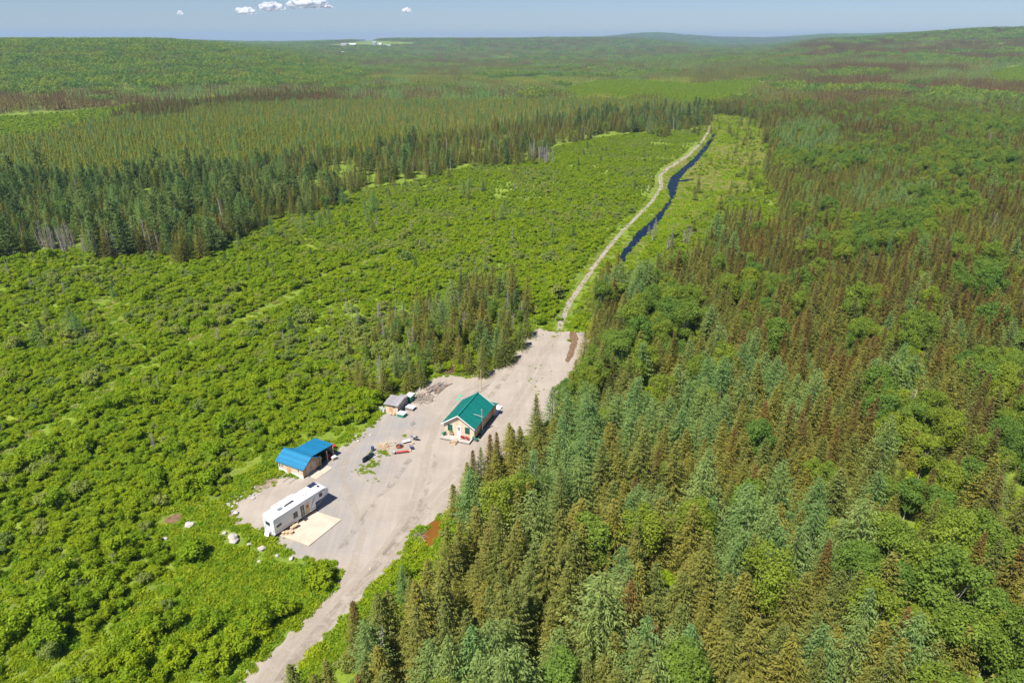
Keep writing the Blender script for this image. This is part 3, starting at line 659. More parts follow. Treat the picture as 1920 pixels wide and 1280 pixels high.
# single trees in the shrub land
for kk, lst in (('larch', ((884,992,1.0),(880,1030,.7),(880,960,.8),(905,1395,1.25),(965,1390,1.3),(850,1400,1.0),(1118,1270,1.3),(1150,1255,1.0),(1210,1420,1.2),(1380,1120,1.15),(1420,1110,1.2),(1095,860,1.1),(1060,840,1.0),(1180,1080,1.),(760,1130,.6),(700,1290,.9),(620,425,.75),(600,430,.7),(570,440,.8),(450,470,.7),(685,405,.7),(702,400,.8),(690,420,.5),(905,362,.7),(870,372,.8),(945,405,.75),(940,418,.6),(975,415,.5),(1035,450,.55),(215,560,.45),(1175,560,.9),(1190,548,.8),(390,470,.8),(510,445,.7),(880,355,.7),(230,235,.8),(60,222,1.1),(140,632,.85),(150,635,.6),(90,600,.5),(645,385,.8),(810,425,.4))),
                ('spruce', ((562,1335,.85),(600,1340,.7),(775,1150,.6),(800,1140,.7),(905,360,.8),(880,378,.7),(925,420,.6),(965,330,.7),(700,440,.6),(1370,428,1.0),(1385,430,.95),(1395,422,.9),(1360,424,.85),(1405,412,.8),(1378,418,.9),(800,480,.5),(1120,410,.35),(1000,405,.35),(1015,360,.4),(540,460,.5),(155,238,1.2),(165,240,1.25),(175,232,1.1),(205,238,1.2),(130,242,1.),(95,246,.9),(120,246,1.1),(236,238,1.3),(1090,385,.35),(760,520,.35),(1130,780,.6),(955,842,.68),(930,868,.55),(1300,440,.7),(1325,410,.5))),
                ('snag', ((960,455,.9),(930,430,.8),(965,360,.9),(1000,290,1.),(770,440,.7),(790,530,.5),(706,425,.8),(60,540,.6),(18,520,.7),(235,640,.35),(845,320,.9),(860,560,.8),(520,480,.5),(1060,480,.4),(560,395,1.),(1290,440,.7),(1310,415,.7),(1228,432,.6),(700,500,.5),(1690,820,1.2),(1000,480,.5)))):
    for qx, qy, s in lst:
        x, y = G(qx, qy); put(kk, np.array([x]), np.array([y]), np.array([s*1.0]))

def shrubs():
    X, Y = jgrid(-420, 330, 20, 760, 1.75); px, py, d = project(X, Y, 0)
    k = (px > -250) & (px < 1500) & (py < 1750) & (py > 205)
    for c in (RFOREST, LFOREST, YARD, CREEK, POND, MEADOW, FIELD, SHEDGRASS, ROADSIDE, [(285,1000),(300,960),(350,945),(440,930),(440,1000),(340,1010)]): k &= ~inpoly(px, py, c)
    k &= polydist(X, Y, TRAILG) > 3.0+1.5*vnoise(X, Y, 15, 3)
    for b, w in zip(BANDG, BANDW): k &= polydist(X, Y, b) > w*.75
    yf = inpoly(px, py, YFOREST); k &= ~(yf & (RNG.random(len(X)) < .12))
    k &= ~((px < 660) & (px > 425) & (py > 790+ (660-px)*.35) & (py < 960))       # open ground round the shed
    k &= (polydist(X, Y, YALL) > 1.6) & (polydist(X, Y, CREEKG) > 5)
    n = fbm(X, Y, 14, 51); sparse = sst(1000, 1140, py)*(px < 640)
    k &= (n > .30+.22*sparse) | (RNG.random(len(X)) < .35)
    X, Y, px, py, n = X[k], Y[k], px[k], py[k], n[k]
    s = .36+.60*n+.4*(fbm(X, Y, 60, 54)-.5)+RNG.normal(0, .15, len(X))+.4*(RNG.random(len(X)) < .05); s *= 1-.25*sst(500, 300, py)
    big = np.clip(s, .28, 1.5); pw = .05+.50*sst(.52, .64, fbm(X, Y, 26, 95))+.4*np.clip(1.3-((px-640)/190)**2-((py-650)/70)**2, 0, 1)
    w_ = RNG.random(len(X)) < pw; put('bush', X[~w_], Y[~w_], big[~w_]); put('willow', X[w_], Y[w_], big[w_]*RNG.uniform(.8, 1.25, w_.sum()))
    g_ = RNG.random(len(X)) < .006; put('snag', X[g_], Y[g_], RNG.uniform(.25, .6, g_.sum())); g_ = (RNG.random(len(X)) < .004) & (py < 700); put('pine', X[g_], Y[g_], RNG.uniform(.2, .45, g_.sum()))
    # creek meadow: few
    X, Y = jgrid(-20, 330, 150, 740, 3.2); px, py, d = project(X, Y, 0)
    k = inpoly(px, py, MEADOW) & (polydist(X, Y, CREEKG) > 4) & ~inpoly(px, py, CREEK) & (polydist(X, Y, TRAILG) > 3.5) & (fbm(X, Y, 22, 61) > .55)
    put('bush', X[k], Y[k], RNG.uniform(.35, .8, k.sum()))
    # far meadows
    for poly, sc_ in ((LMEADOW, .8), (FARGREEN[0], .8), (FARGREEN[1], .7), (FARGREEN[2], .8), (FARGREEN[3], .8)):
        X, Y = jgrid(-900, 1200, 380, 1900, 4.2); px, py, d = project(X, Y, height(X, Y)); k = inpoly(px, py, poly)
        put('bush', X[k], Y[k], RNG.uniform(.8, 1.5, k.sum())*sc_)
    # named big bushes by the road
    for qx, qy, s in ((590,1098,1.35),(606,1085,1.15),(612,1100,1.0),(578,1085,1.1),(598,1075,1.0),(505,1160,1.2),(530,1150,.9),(552,1150,.8),(465,1190,1.3),(455,1220,1.3),(410,1258,1.4),(415,1230,1.2),(490,1190,1.0),(440,1205,1.2),(365,1045,1.3),(190,1115,1.1),(325,1175,1.0),(290,1190,1.1),(285,1210,1.3),(330,1250,1.3),(380,1240,.9),(130,1095,1.4),(115,1110,1.4),(60,1170,1.8),(90,1180,1.7),(30,1190,1.6),(100,1210,1.6),
                      (745,1085,.8),(740,1110,.9),(770,1050,.6),(765,1078,.8),(725,1140,.6),(705,1165,.5),(655,1215,.5),(625,1250,.5),(1050,600,.7),(1030,595,.9),(1010,600,.9),(1095,610,1.0),(1110,620,1.1),(1080,590,.8),(1068,640,.35)):
        x, y = G(qx, qy); put('bush', np.array([x]), np.array([y]), np.array([s]))
CREEKG = [G(*p) for p in CREEK]; YALL = [G(*p) for p in YARD]; YALL = YALL+[YALL[0]]
shrubs()
BOULD = [(355,986,.75),(438,1013,1.05),(491,1029,.6),(520,1042,.38),(546,1048,.5),(573,1060,.5),(310,1010,.42),(487,1053,.4),(421,1000,.42),(468,1021,.4),(325,972,1.0)]
def weeds():
    X, Y = jgrid(-130, 160, 40, 330, .95); px, py, d = project(X, Y, 0)
    k = (px > -150) & (px < 1500) & (py > 300)
    for c in (RFOREST, CREEK, POND, DITCH, YARD): k &= ~inpoly(px, py, c)
    shrub = k & ~inpoly(px, py, FIELD) & ~inpoly(px, py, SHEDGRASS) & ~inpoly(px, py, ROADSIDE) & ~inpoly(px, py, MEADOW)
    k &= ~(shrub & (RNG.random(len(X)) < .55)); k &= ~((Y > 170) & (RNG.random(len(X)) < .4))
    k &= polydist(X, Y, TRAILG) > 1.5
    bank = inpoly(px, py, [(425,940),(470,905),(525,888),(560,905),(500,945),(450,985),(428,972)]); k &= ~(bank & (RNG.random(len(X)) < .7))
    X, Y, px, py = X[k], Y[k], px[k], py[k]
    for bx, by, bs in BOULD:
        q = G(bx, by); m = np.hypot(X-q[0], Y-q[1]) > bs+.75; X, Y, px, py = X[m], Y[m], px[m], py[m]
    dry = np.zeros(len(X)); 
    for b, w in zip(BANDG[:3], BANDW): dry = np.maximum(dry, .22*(polydist(X, Y, b) < w))
    dry += .6*inpoly(px, py, MEADOW)*sst(.4, .6, fbm(X, Y, 25, 71)); c = RNG.random(len(X)) < dry
    s = RNG.uniform(.7, 1.3, len(X))*(.75+.5*fbm(X, Y, 8, 72))
    put('drygrass', X[c], Y[c], s[c]); put('weed', X[~c], Y[~c], s[~c])
    # far part of the creek meadow and verges
    X, Y = jgrid(0, 330, 300, 760, 1.7); px, py, d = project(X, Y, 0)
    k = inpoly(px, py, MEADOW) & ~inpoly(px, py, CREEK) & (polydist(X, Y, TRAILG) > 1.9) & (polydist(X, Y, CREEKG) > .7)
    X, Y = X[k], Y[k]; c = RNG.random(len(X)) < .25+.6*sst(.42, .58, fbm(X, Y, 30, 71)); s = RNG.uniform(1.1, 1.9, len(X))
    put('drygrass', X[c], Y[c], s[c]); put('weed', X[~c], Y[~c], s[~c])
    for a, b in zip(TRAILG, TRAILG[1:]):
        L = math.dist(a, b); k = int(L*1.3); t = RNG.random(k); x = a[0]+(b[0]-a[0])*t+RNG.normal(0, .18, k); y = a[1]+(b[1]-a[1])*t+RNG.normal(0, .18, k); m = vnoise(x, y, 9, 5) > .35
        put('weed', x[m], y[m], RNG.uniform(.2, .45, m.sum()))
        k = int(L*.9); t = RNG.random(k); x = a[0]+(b[0]-a[0])*t+RNG.choice([-1, 1], k)*RNG.uniform(.8, 1.6, k); y = a[1]+(b[1]-a[1])*t; put('drygrass', x, y, RNG.uniform(.4, .9, k))
    # tufts spilling over the yard's edge and in its middle
    for a, b in zip(YALL, YALL[1:]):
        L = math.dist(a, b)
        for _ in range(int(L*1.6)):
            t = random.random(); x = a[0]+(b[0]-a[0])*t+random.gauss(0, .5); y = a[1]+(b[1]-a[1])*t+random.gauss(0, .5)
            put('weed', np.array([x]), np.array([y]), np.array([random.uniform(.25, .7)]))
    for qx, qy, n, sp, s in ((695,865,14,.8,.6),(686,880,16,.7,.55),(676,888,8,.6,.5),(700,850,6,.5,.5),(720,850,10,.5,.6),(697,899,6,.6,.4),(665,820,5,.5,.4),(760,816,3,.3,.5),(746,832,4,.4,.4),(674,822,4,.4,.4),(500,1010,8,1.2,.35),(520,1016,6,.8,.35),(990,690,10,1.6,.4),(1000,715,10,1.4,.45),(1010,735,8,1.,.5),(960,690,5,1.5,.3),(850,720,4,1.2,.3),(1010,640,14,2.,.4),(620,840,5,.5,.4)):
        x, y = G(qx, qy)
        for _ in range(n*2): put('weed', np.array([x+random.gauss(0, sp*1.1)]), np.array([y+random.gauss(0, sp*1.1)]), np.array([s*random.uniform(.25, .85)]))
weeds()
def far_woods():
    A = []
    r = 780.; 
    while r < 9500:
        step = 23*(1+max(0, r-1500)/2600.); n = int(r*1.75/step); th = -0.875+np.arange(n)*1.75/n+RNG.uniform(-.4, .4, n)*step/r
        rr = r+RNG.uniform(-.4, .4, n)*step; A.append(np.stack([rr*np.sin(th), rr*np.cos(th), np.full(n, max(1, step/23*.8)), rr], 1)); r += step
    A = np.concatenate(A); X, Y, S, R_ = A.T; Z = height(X, Y); px, py, d = project(X, Y, Z)
    k = np.ones(len(X), bool)
    for g_ in FARGREEN: k &= ~inpoly(px, py, g_)
    k &= ~inpoly(px, py, LMEADOW); k &= ~((np.hypot(X, Y) < 905) & (px < 1345) & (py > 165))
    k &= ~inpoly(px, py, [(620,84),(690,76),(760,80),(800,86),(700,90),(620,90)]); k &= ~inpoly(px, py, [(930,107),(980,107),(980,111),(930,111)])
    X, Y, Z, S, px, py, R_ = [q[k] for q in (X, Y, Z, S, px, py, R_)]
    u = RNG.random(len(X)); n = fbm(X, Y, 160, 81); n2 = fbm(X, Y, 220, 85)
    leftb = sst(760, 520, px+(n2-.5)*300)*sst(1000, 1150, R_)*.52; pb = np.clip(leftb+sst(.54, .66, n)*.75+(px > 1500)*(py < 78)*.5, 0, .95)
    rustrow = (px < 1300)*(R_ < 1080)
    pb = np.where(rustrow, .05, pb)
    isb = u < pb; isy = ~isb & (px > 640) & (px < 1300) & (R_ < 1500) & (n2 > .5) ; isl = ~isb & ~isy & (n2 < .44) & (RNG.random(len(X)) < .5)
    isc = ~isb & ~isy & ~isl
    for kk, m in (('farbirch', isb), ('faryoung', isy), ('farlarch', isl), ('farcon', isc)):
        FAR[kk] = (X[m], Y[m], Z[m]-.3, S[m], (rustrow | ((px > 1500) & (n2 > .48)))[m])
FAR = {}
far_woods()

# ------------------------------------------------------------------ plants: the largest in the photo as things, the rest as stuff
NAMES = {'spruce': ("spruce_tree", "olive green spruce", "spruce", 150, "olive green spruces of the woods"),
         'rusty': ("spruce_tree", "rusty topped spruce", "spruce", 150, "rusty topped spruces of the woods"),
         'larch': ("larch_tree", "feathery blue green larch", "larch", 220, "larches of the woods"),
         'pine': ("pine_tree", "dark green pine", "pine", 120, "pines of the left wood"),
         'birch': ("birch_tree", "leafy green birch", "birch", 220, "birches of the woods"),
         'bush': ("alder_bush", "rounded alder bush", "bush", 300, "alder bushes of the thicket"),
         'willow': ("willow_bush", "grey green willow bush", "bush", 200, "willow bushes of the thicket"),
         'snag': ("dead_tree", "bare grey dead tree", "dead tree", 90, "dead grey trees")}
STUFFN = {'spruce': ("spruce_woods", "mass of olive green spruces filling the woods behind the nearest trees", "spruce wood"),
          'rusty': ("rusty_spruce_woods", "mass of rusty topped spruces filling the woods on the right", "spruce wood"),
          'larch': ("larch_woods", "mass of blue green larches among the farther woods", "larch wood"),
          'pine': ("pine_woods", "mass of dark green pines in the wood left beyond the shrubs", "pine wood"),
          'birch': ("birch_woods", "mass of bright leafy birches among the farther woods", "birch wood"),
          'bush': ("alder_thicket", "dense yellow green alder thicket spreading behind and left of the yard", "thicket"),
          'willow': ("willow_thicket", "patches of grey green willows between the brighter alders", "thicket"),
          'snag': ("dead_timber", "scattered bare grey trees among the farther woods", "dead wood"),
          'young': ("young_conifer_plantation", "dense plantation of short olive conifers beyond the tall edge trees", "plantation"),
          'bogtree': ("stunted_bog_trees", "pale olive stunted trees on the bog in the middle distance", "bog trees"),
          'weed': ("weeds", "bright green weeds and grass covering open ground", "weeds"),
          'drygrass': ("dry_grass", "pale straw coloured grass on the tracks and by the creek", "grass")}
ONES = "first second third fourth fifth sixth seventh eighth ninth tenth eleventh twelfth thirteenth fourteenth fifteenth sixteenth seventeenth eighteenth nineteenth".split()
TENS = ["", "", "twenty", "thirty", "forty", "fifty", "sixty", "seventy", "eighty", "ninety"]
def ordinal(n):
    if n < 20: return ONES[n-1]
    return TENS[n//10][:-1]+"ieth" if n % 10 == 0 else TENS[n//10]+" "+ONES[n % 10-1]
LEVELS = [(200, "on the far wood line"), (260, "level with the creek's far end"), (320, "level with the narrow creek"), (370, "level with the creek's wide pool"), (420, "level with the creek's stump"), (500, "level with the creek's near end"),
          (560, "level with mid trail"), (610, "level with the trail foot"), (650, "level with the muddy ditch"), (690, "level with the brush pile"), (735, "level with the lumber pile"), (780, "level with the cabin ridge"),
          (815, "level with the cabin windows"), (845, "level with the cabin steps"), (875, "level with the blue roof"), (915, "level with the trailer's nose"), (950, "level with the trailer's middle"), (985, "level with the trailer's rear"), (1020, "level with the brown pond"),
          (1060, "level with the biggest boulder"), (1100, "level with the roadside bushes"), (1150, "just below the roadside bushes"), (1200, "halfway down the access road"), (1240, "just above the bottom edge"), (1400, "along the bottom edge")]
for kk, arrs in PLANTS.items():
    if not arrs: continue
    A = np.concatenate(arrs); X, Y, S = A.T; n = len(X); protos = KIND[kk]
    pick = RNG.integers(0, len(protos), n); rz = RNG.uniform(0, 6.283, n)
    hh = np.array([p[2] for p in protos])[pick]*S
    mono = np.zeros(n, bool)
    if kk in NAMES:
        nm, desc, cat, cnt, grp = NAMES[kk]
        tx, ty, td = project(X, Y, hh*.6)
        px_h = hh*FPX/td; score = np.where((tx > 4) & (tx < 1916) & (ty > 6) & (ty < 1274), px_h, 0)
        order = np.argsort(-score)[:cnt]; order = order[score[order] > 0]; mono[order] = True
        lev = {}
        for i in order: lev.setdefault(next(l for y, l in LEVELS if ty[i] <= y), []).append(i)
        p33, p66 = np.percentile(hh[order], 33), np.percentile(hh[order], 66); LAB = {}
        for l, ii in lev.items():
            for r_, i in enumerate(sorted(ii, key=lambda i: tx[i])):
                size = "tall" if hh[i] > p66 else "low" if hh[i] < p33 else "middling"
                LAB[i] = f"{size} {desc}, {ordinal(r_+1)} from the left {l}" if len(ii) > 1 else f"{size} {desc} {l}"
        for i in order:
            T, mats, h, r = protos[pick[i]]; lab = LAB[i]
            e = bpy.data.objects.new(nm, None if kk not in ('bush', 'snag', 'willow') else KMESH.setdefault((kk, pick[i]), T.mesh(nm, mats))); COL.objects.link(e)
            e.location = (X[i], Y[i], 0); e.rotation_euler = (0, 0, rz[i]); wd = random.uniform(.98, 1.32) if kk in ('spruce', 'rusty', 'larch', 'pine') else 1.; e.scale = (S[i]*random.uniform(.92, 1.1)*wd, S[i]*random.uniform(.92, 1.1)*wd, S[i])
            tag(e, lab, cat, grp)
            if kk not in ('bush', 'snag', 'willow'):
                for part, only in (("trunk", 1), ("crown" if kk != 'snag' else "branches", 0)):
                    me = KMESH.setdefault((kk, pick[i], only), T.mesh(nm+"_"+part, mats, only)); o = bpy.data.objects.new(part, me); COL.objects.link(o); o.parent = e
    rest = ~mono; nr = rest.sum()
    if nr:
        wd = RNG.uniform(.95, 1.35, nr) if kk in ('spruce', 'rusty', 'larch', 'pine') else 1.
        sc = np.stack([S[rest]*RNG.uniform(.88, 1.14, nr)*wd, S[rest]*RNG.uniform(.88, 1.14, nr)*wd, S[rest]], 1)
        Zr = height(X[rest], Y[rest])
        if kk in ('bush', 'willow'): sc[:, 2] *= .84
        s_ = STUFFN[kk]; scatter(s_[0], s_[1], kk, np.stack([X[rest], Y[rest], Zr-.05], 1), rz[rest], sc, pick[rest], cat=s_[2])
    print("PLANTS", kk, n)
for kk, lab in (('farbirch', ("far_leafy_woods", "far leafy woods covering the hills to the skyline")), ('farcon', ("far_spruce_woods", "far dark and rusty spruce woods stretching to the hills")), ('farlarch', ("far_larch_woods", "far blue green larch woods on the plain")), ('faryoung', ("far_young_plantation", "far olive young conifer woods in the middle distance"))):
    X, Y, Z, S, ru = FAR[kk]; n = len(X); np_ = len(KIND[kk]); pick = RNG.integers(0, np_, n)
    if kk == 'farcon': pick = np.where(ru, np.where(pick < 2, 3, pick), np.where(RNG.random(n) < .55, 1, pick))
    zs = np.clip(S, 1, 1.5)*RNG.uniform(.85, 1.15, n)
    scatter(lab[0], lab[1], kk, np.stack([X, Y, Z], 1), RNG.uniform(0, 6.28, n), np.stack([S*1.05, S*1.05, zs], 1), pick, cat="woodland"); print("FAR", kk, n)
def haze():
    z0, z1 = -1.5, 190.
    o = MB().box(-14500, 14500, -14500, 14500, z0, z1).build("haze", plain("haze_air", (.8, .8, .8)))
    m = MATS["haze_air"]; nt = m.node_tree; nt.nodes.clear(); out = nt.nodes.new("ShaderNodeOutputMaterial"); v = nt.nodes.new("ShaderNodeVolumePrincipled")
    v.inputs["Color"].default_value = (.46, .71, 1.0, 1); v.inputs["Density"].default_value = 8.0e-5; v.inputs["Anisotropy"].default_value = .1
    nt.links.new(v.outputs[0], out.inputs["Volume"]); tag(o, "thin blue haze over the far woods", "haze", kind="stuff")
haze()
#@@OBJECTS
# ------------------------------------------------------------------ buildings and things in the yard
boards("pine_boards", (.60, .47, .33), (.76, .64, .48), .16, 0); boards("pine_boards_shaded", (.42, .27, .15), (.52, .35, .21), .16, 1)  # side boards are the front pine with wall shade put into the colour
boards("teal_metal", (.006, .175, .143), (.008, .205, .168), .30, 1, .42, .45); boards("blue_metal", (.010, .160, .31), (.020, .215, .39), .25, 1, .38, .5)
boards("weathered_boards", (.30, .25, .21), (.42, .36, .31), .15, 0); boards("deck_boards", (.42, .38, .34), (.55, .49, .43), .14, 0)
boards("plywood_sheets", (.50, .42, .32), (.58, .50, .395), 1.22, 0, .8, .25); boards("old_tin", (.27, .25, .245), (.37, .345, .34), .35, 0, .5, .5)
plain("white_paint", (.74, .74, .74), .5, var=.04); plain("white_shell", (.78, .78, .785), .35, var=.03, scale=1.5); plain("roof_membrane", (.80, .80, .80), .6, var=.03, scale=1.)
plain("dark_glass", (.018, .035, .038), .12, var=.3, spec=.6); plain("teal_glass", (.012, .07, .065), .12, var=.3, spec=.6); plain("dark_grey", (.045, .048, .055), .5); plain("black", (.012, .012, .014), .6)
plain("swoosh_grey", (.16, .18, .22), .45, var=.1); plain("tan_wood", (.50, .37, .23), .75, var=.15); plain("orange_ply", (.58, .34, .15), .8, var=.1); plain("galvanised", (.42, .43, .45), .35, .6)
plain("green_plastic", (.03, .24, .15), .45); plain("light_green", (.10, .42, .28), .5); plain("red_paint", (.48, .045, .035), .45); plain("rust", (.26, .075, .03), .8, var=.3); plain("blue_plastic", (.03, .07, .16), .4)
plain("boulder_stone", (.42, .38, .34), .9, var=.2, scale=2.5, bump=.5); plain("log_bark", (.25, .20, .16), .9, var=.3); plain("board_grey", (.36, .33, .31), .9, var=.25); plain("board_orange", (.44, .27, .17), .85, var=.2)
plain("cloud_white", (.9, .9, .92), 1., var=.02, spec=0.); plain("brush_twigs", (.22, .13, .08), .95, var=.4); plain("navy_paint", (.015, .025, .06), .3); plain("farm_white", (.62, .62, .62), .6); plain("farm_roof", (.30, .30, .32), .6); plain("farm_red", (.25, .08, .06), .7)
plain("field_grass", (.11, .17, .03), .9, var=.2, scale=.02)
def quadroof(mb, a, b, c, d, th=.06):
    """a sheet through four corners, th thick"""
    p = [Vector(q) for q in (a, b, c, d)]; n = (p[1]-p[0]).cross(p[3]-p[0]).normalized()*th
    q = [tuple(x) for x in p]+[tuple(x+n) for x in p]
    return mb.poly(q, [(3, 2, 1, 0), (4, 5, 6, 7), (0, 1, 5, 4), (1, 2, 6, 5), (2, 3, 7, 6), (3, 0, 4, 7)])
def window(parent, c, w, h, axis, mat="dark_glass", fr="white_paint", cross=True):
    """pane with a proud frame; axis 'y-' looks to local -Y, 'x+' to +X"""
    x, y, z = c; P = MB(); F = MB(); t = .07
    def bx(mb, u0, u1, v0, v1, d0, d1):
        if axis == 'y-': mb.box(x+u0, x+u1, y-d1, y-d0, z+v0, z+v1)
        elif axis == 'x+': mb.box(x+d0, x+d1, y+u0, y+u1, z+v0, z+v1)
        else: mb.box(x-d1, x-d0, y+u0, y+u1, z+v0, z+v1)
    bx(P, -w/2, w/2, 0, h, -.02, .03)
    for a in ((-w/2-t, -w/2, -t, h+t), (w/2, w/2+t, -t, h+t), (-w/2, w/2, -t, 0), (-w/2, w/2, h, h+t)): bx(F, *a, .002, .06)
    if cross: bx(F, -w/2, w/2, h/2-.025, h/2+.025, .03, .05)
    p = P.build("window", mat, parent); F.build("frame", fr, p)
def cabin():
    x, y = -10.15, 112.75
    t = thing("cabin", "pine board cabin with teal metal gable roof and white front door", "cabin", (x, y, 0), 20)
    W, L, z0, ze, zr = 3.15, 9.3, .5, 3.0, 5.1
    MB().box(-W+.1, W-.1, .1, L-.1, 0, z0).build("foundation", "dark_grey", t)
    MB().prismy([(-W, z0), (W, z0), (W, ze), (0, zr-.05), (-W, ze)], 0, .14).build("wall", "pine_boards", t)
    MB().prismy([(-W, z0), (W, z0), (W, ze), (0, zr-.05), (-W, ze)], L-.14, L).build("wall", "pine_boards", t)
    MB().box(W-.14, W-.002, .143, L-.143, z0, ze).build("wall", "pine_boards_shaded", t); MB().box(-W+.002, -W+.14, .143, L-.143, z0, ze).build("wall", "pine_boards_shaded", t)
    e = .38; k = (zr-ze)/W; r = MB(); y0, y1 = -.42, L+.32
    quadroof(r, (0, y0, zr), (W+e, y0, zr-k*(W+e)), (W+e, y1, zr-k*(W+e)), (0, y1, zr), -.06); quadroof(r, (-W-e, y0, zr-k*(W+e)), (0, y0, zr), (0, y1, zr), (-W-e, y1, zr-k*(W+e)), -.06)
    for i in range(-1, 2, 2):
        for j in range(26):
            yy = y0+.2+j*.385; 
            if yy < y1-.05: r.tube((0, yy, zr+.08), (i*(W+e), yy, zr+.08-k*(W+e)), .022, n=4)
    rf = r.build("roof", "teal_metal", t)
    MB().box(-.16, .16, y0-.02, y1+.02, zr+.07, zr+.12).build("ridge_cap", "teal_metal", rf)
    f = MB()
    for i in (-1, 1):
        quadroof(f, (0, y0-.05, zr-.16), (i*(W+e), y0-.05, zr-.16-k*(W+e)), (i*(W+e), y0-.05, zr+.07-k*(W+e)), (0, y0-.05, zr+.07), .05*i)
        quadroof(f, (0, y1+.01, zr-.16), (i*(W+e), y1+.01, zr-.16-k*(W+e)), (i*(W+e), y1+.01, zr+.07-k*(W+e)), (0, y1+.01, zr+.07), .05*i)
    f.build("fascia", "white_paint", rf)
    for wx in (-1.85, 1.75): window(t, (wx, 0, 1.35), .85, 1.25, 'y-', "teal_glass", "green_plastic")
    for wy in (1.3, 4.9, 6.9): window(t, (W, wy, 1.45), .8, 1.1, 'x+', "dark_glass")
    d = MB().box(-.42, .42, -.07, -.003, .52, 2.6).build("door", "white_paint", t)
    g = MB(); [g.box(a, a+.2, -.09, -.072, b, b+.28) for a in (-.24, .04) for b in (1.75, 2.12)]; g.build("pane", "dark_glass", d); MB().tube((.33, -.13, 1.45), (.33, -.07, 1.45), .035).build("handle", "galvanised", d)
    s = MB().tube((W+.25, 3.35, .4), (W+.25, 3.35, 5.0), .13, n=10); s.tube((W+.25, 3.35, 5.0), (W+.25, 3.35, 5.25), .2, .08, 10); s.tube((W-.02, 3.35, 1.1), (W+.25, 3.35, 1.1), .1, n=8); s.build("stove_pipe", "galvanised", t)
    a = MB().tube((W+.42, 3.2, 3.6), (W-1.2, 2.7, 4.25), .025, n=5); [a.tube((W+.42-.3*i-.12, 3.2-.09*i-.25, 3.6+.12*i), (W+.42-.3*i+.12, 3.2-.09*i+.25, 3.6+.12*i), .012, n=4) for i in range(5)]; a.build("antenna", "white_paint", t)
    # rear bump-out with its own low roof
    MB().box(1.1, W+.35, L+.003, L+1.5, z0, 2.5).build("rear_porch", "pine_boards_shaded", t)
    r = MB(); quadroof(r, (.9, L+.33, 2.95), (.9, L+1.8, 2.55), (W+.75, L+1.8, 2.55), (W+.75, L+.33, 2.95), .06); r.build("porch_roof", "teal_metal", t)
    # deck and steps
    dk = MB(); n = 13
    for i in range(n): dk.box(-3.3+i*.475, -3.3+i*.475+.455, -1.75, -.01, .42, .48)
    dko = dk.build("deck", "deck_boards", t)
    j = MB().box(-3.3, 2.85, -1.72, -1.66, .2, .417); [j.box(a, a+.14, -1.6, -1.46, 0, .2) for a in (-3.2, -1.2, .8, 2.6)]; j.build("joist", "board_grey", dko)
    st = MB(); [st.box(-.75, .3, -1.8-.32*i-.3, -1.8-.32*i, .34-.14*i, .38-.14*i) for i in range(3)]; st.box(-.8, -.76, -2.75, -1.77, 0, .38); st.box(.31, .35, -2.75, -1.77, 0, .38)
    st.build("steps", "tan_wood", t); p = MB().tube((.42, -1.9, 0), (.42, -1.9, 1.2), .045, n=6).tube((.42, -2.6, 0), (.42, -2.6, .85), .045, n=6).tube((.42, -1.9, 1.2), (.42, -2.6, .85), .035, n=6); p.build("handrail", "tan_wood", t)
cabin()
def local(x, y, head, lx, ly):
    a = math.radians(head); return (x+lx*math.cos(a)+ly*math.sin(a), y-lx*math.sin(a)+ly*math.cos(a))
def CL(lx, ly): return local(-10.15, 112.75, 20, lx, ly)
def chair(label, loc, head, mat, group=None, w=.62):
    t = thing("garden_chair", label, "chair", loc, head, group)
    MB().box(-w/2, w/2, -.3, .3, .38, .43).build("seat", mat, t)
    MB().box(-w/2, w/2, .27, .33, .43, 1.0, rot('X', -14, (0, .3, .43))).build("backrest", mat, t)
    for s in (-1, 1):
        a = MB().box(s*w/2-.04, s*w/2+.04, -.32, .3, .62, .66); a.build("armrest", mat, t)
        for yy in (-.28, .26): MB().box(s*w/2-.03, s*w/2+.03, yy-.03, yy+.03, 0, .62).build("leg", mat, t)
for lab, lx, ly, h, m in (("green garden chair at the left end of the cabin deck", -2.85, -.75, 150, "green_plastic"), ("red folding chair left of the steps side window on the cabin deck", 1.05, -.8, 185, "red_paint"), ("red garden chair at the right end of the cabin deck", 2.05, -.85, 200, "red_paint")):
    x, y = CL(lx, ly); chair(lab, (x, y, .48), h, m)
for lab, px, py, h, m, s in (("dark green garden chair beside the cabin deck, nearer the road", 893, 827, 200, "green_plastic", 1.), ("dark green garden chair against the corner of the cabin deck", 888, 824, 160, "green_plastic", 1.)):
    x, y = G(px, py); chair(lab, (x, y, .03), h, m)
def table(name, label, cat, px, py, head, w, l, h, top, leg="board_grey", z=.03, xy=None, group=None):
    x, y = xy or G(px, py); t = thing(name, label, cat, (x, y, z), head, group)
    MB().box(-w/2, w/2, -l/2, l/2, h-.06, h).build("top", top, t)
    for sx in (-1, 1):
        for sy in (-1, 1): MB().box(sx*(w/2-.08)-.035, sx*(w/2-.08)+.035, sy*(l/2-.08)-.035, sy*(l/2-.08)+.035, 0, h-.06).build("leg", leg, t)
    return t
table("low_table", "light green low table beside the right wall of the cabin", "table", 902, 812, 20, 1.0, 1.3, .5, "light_green")
table("plant_stand", "small tan plant stand under the left cabin window", "stand", 0, 0, 20, .8, .35, .55, "tan_wood", "tan_wood", .48, CL(-1.5, -.35))
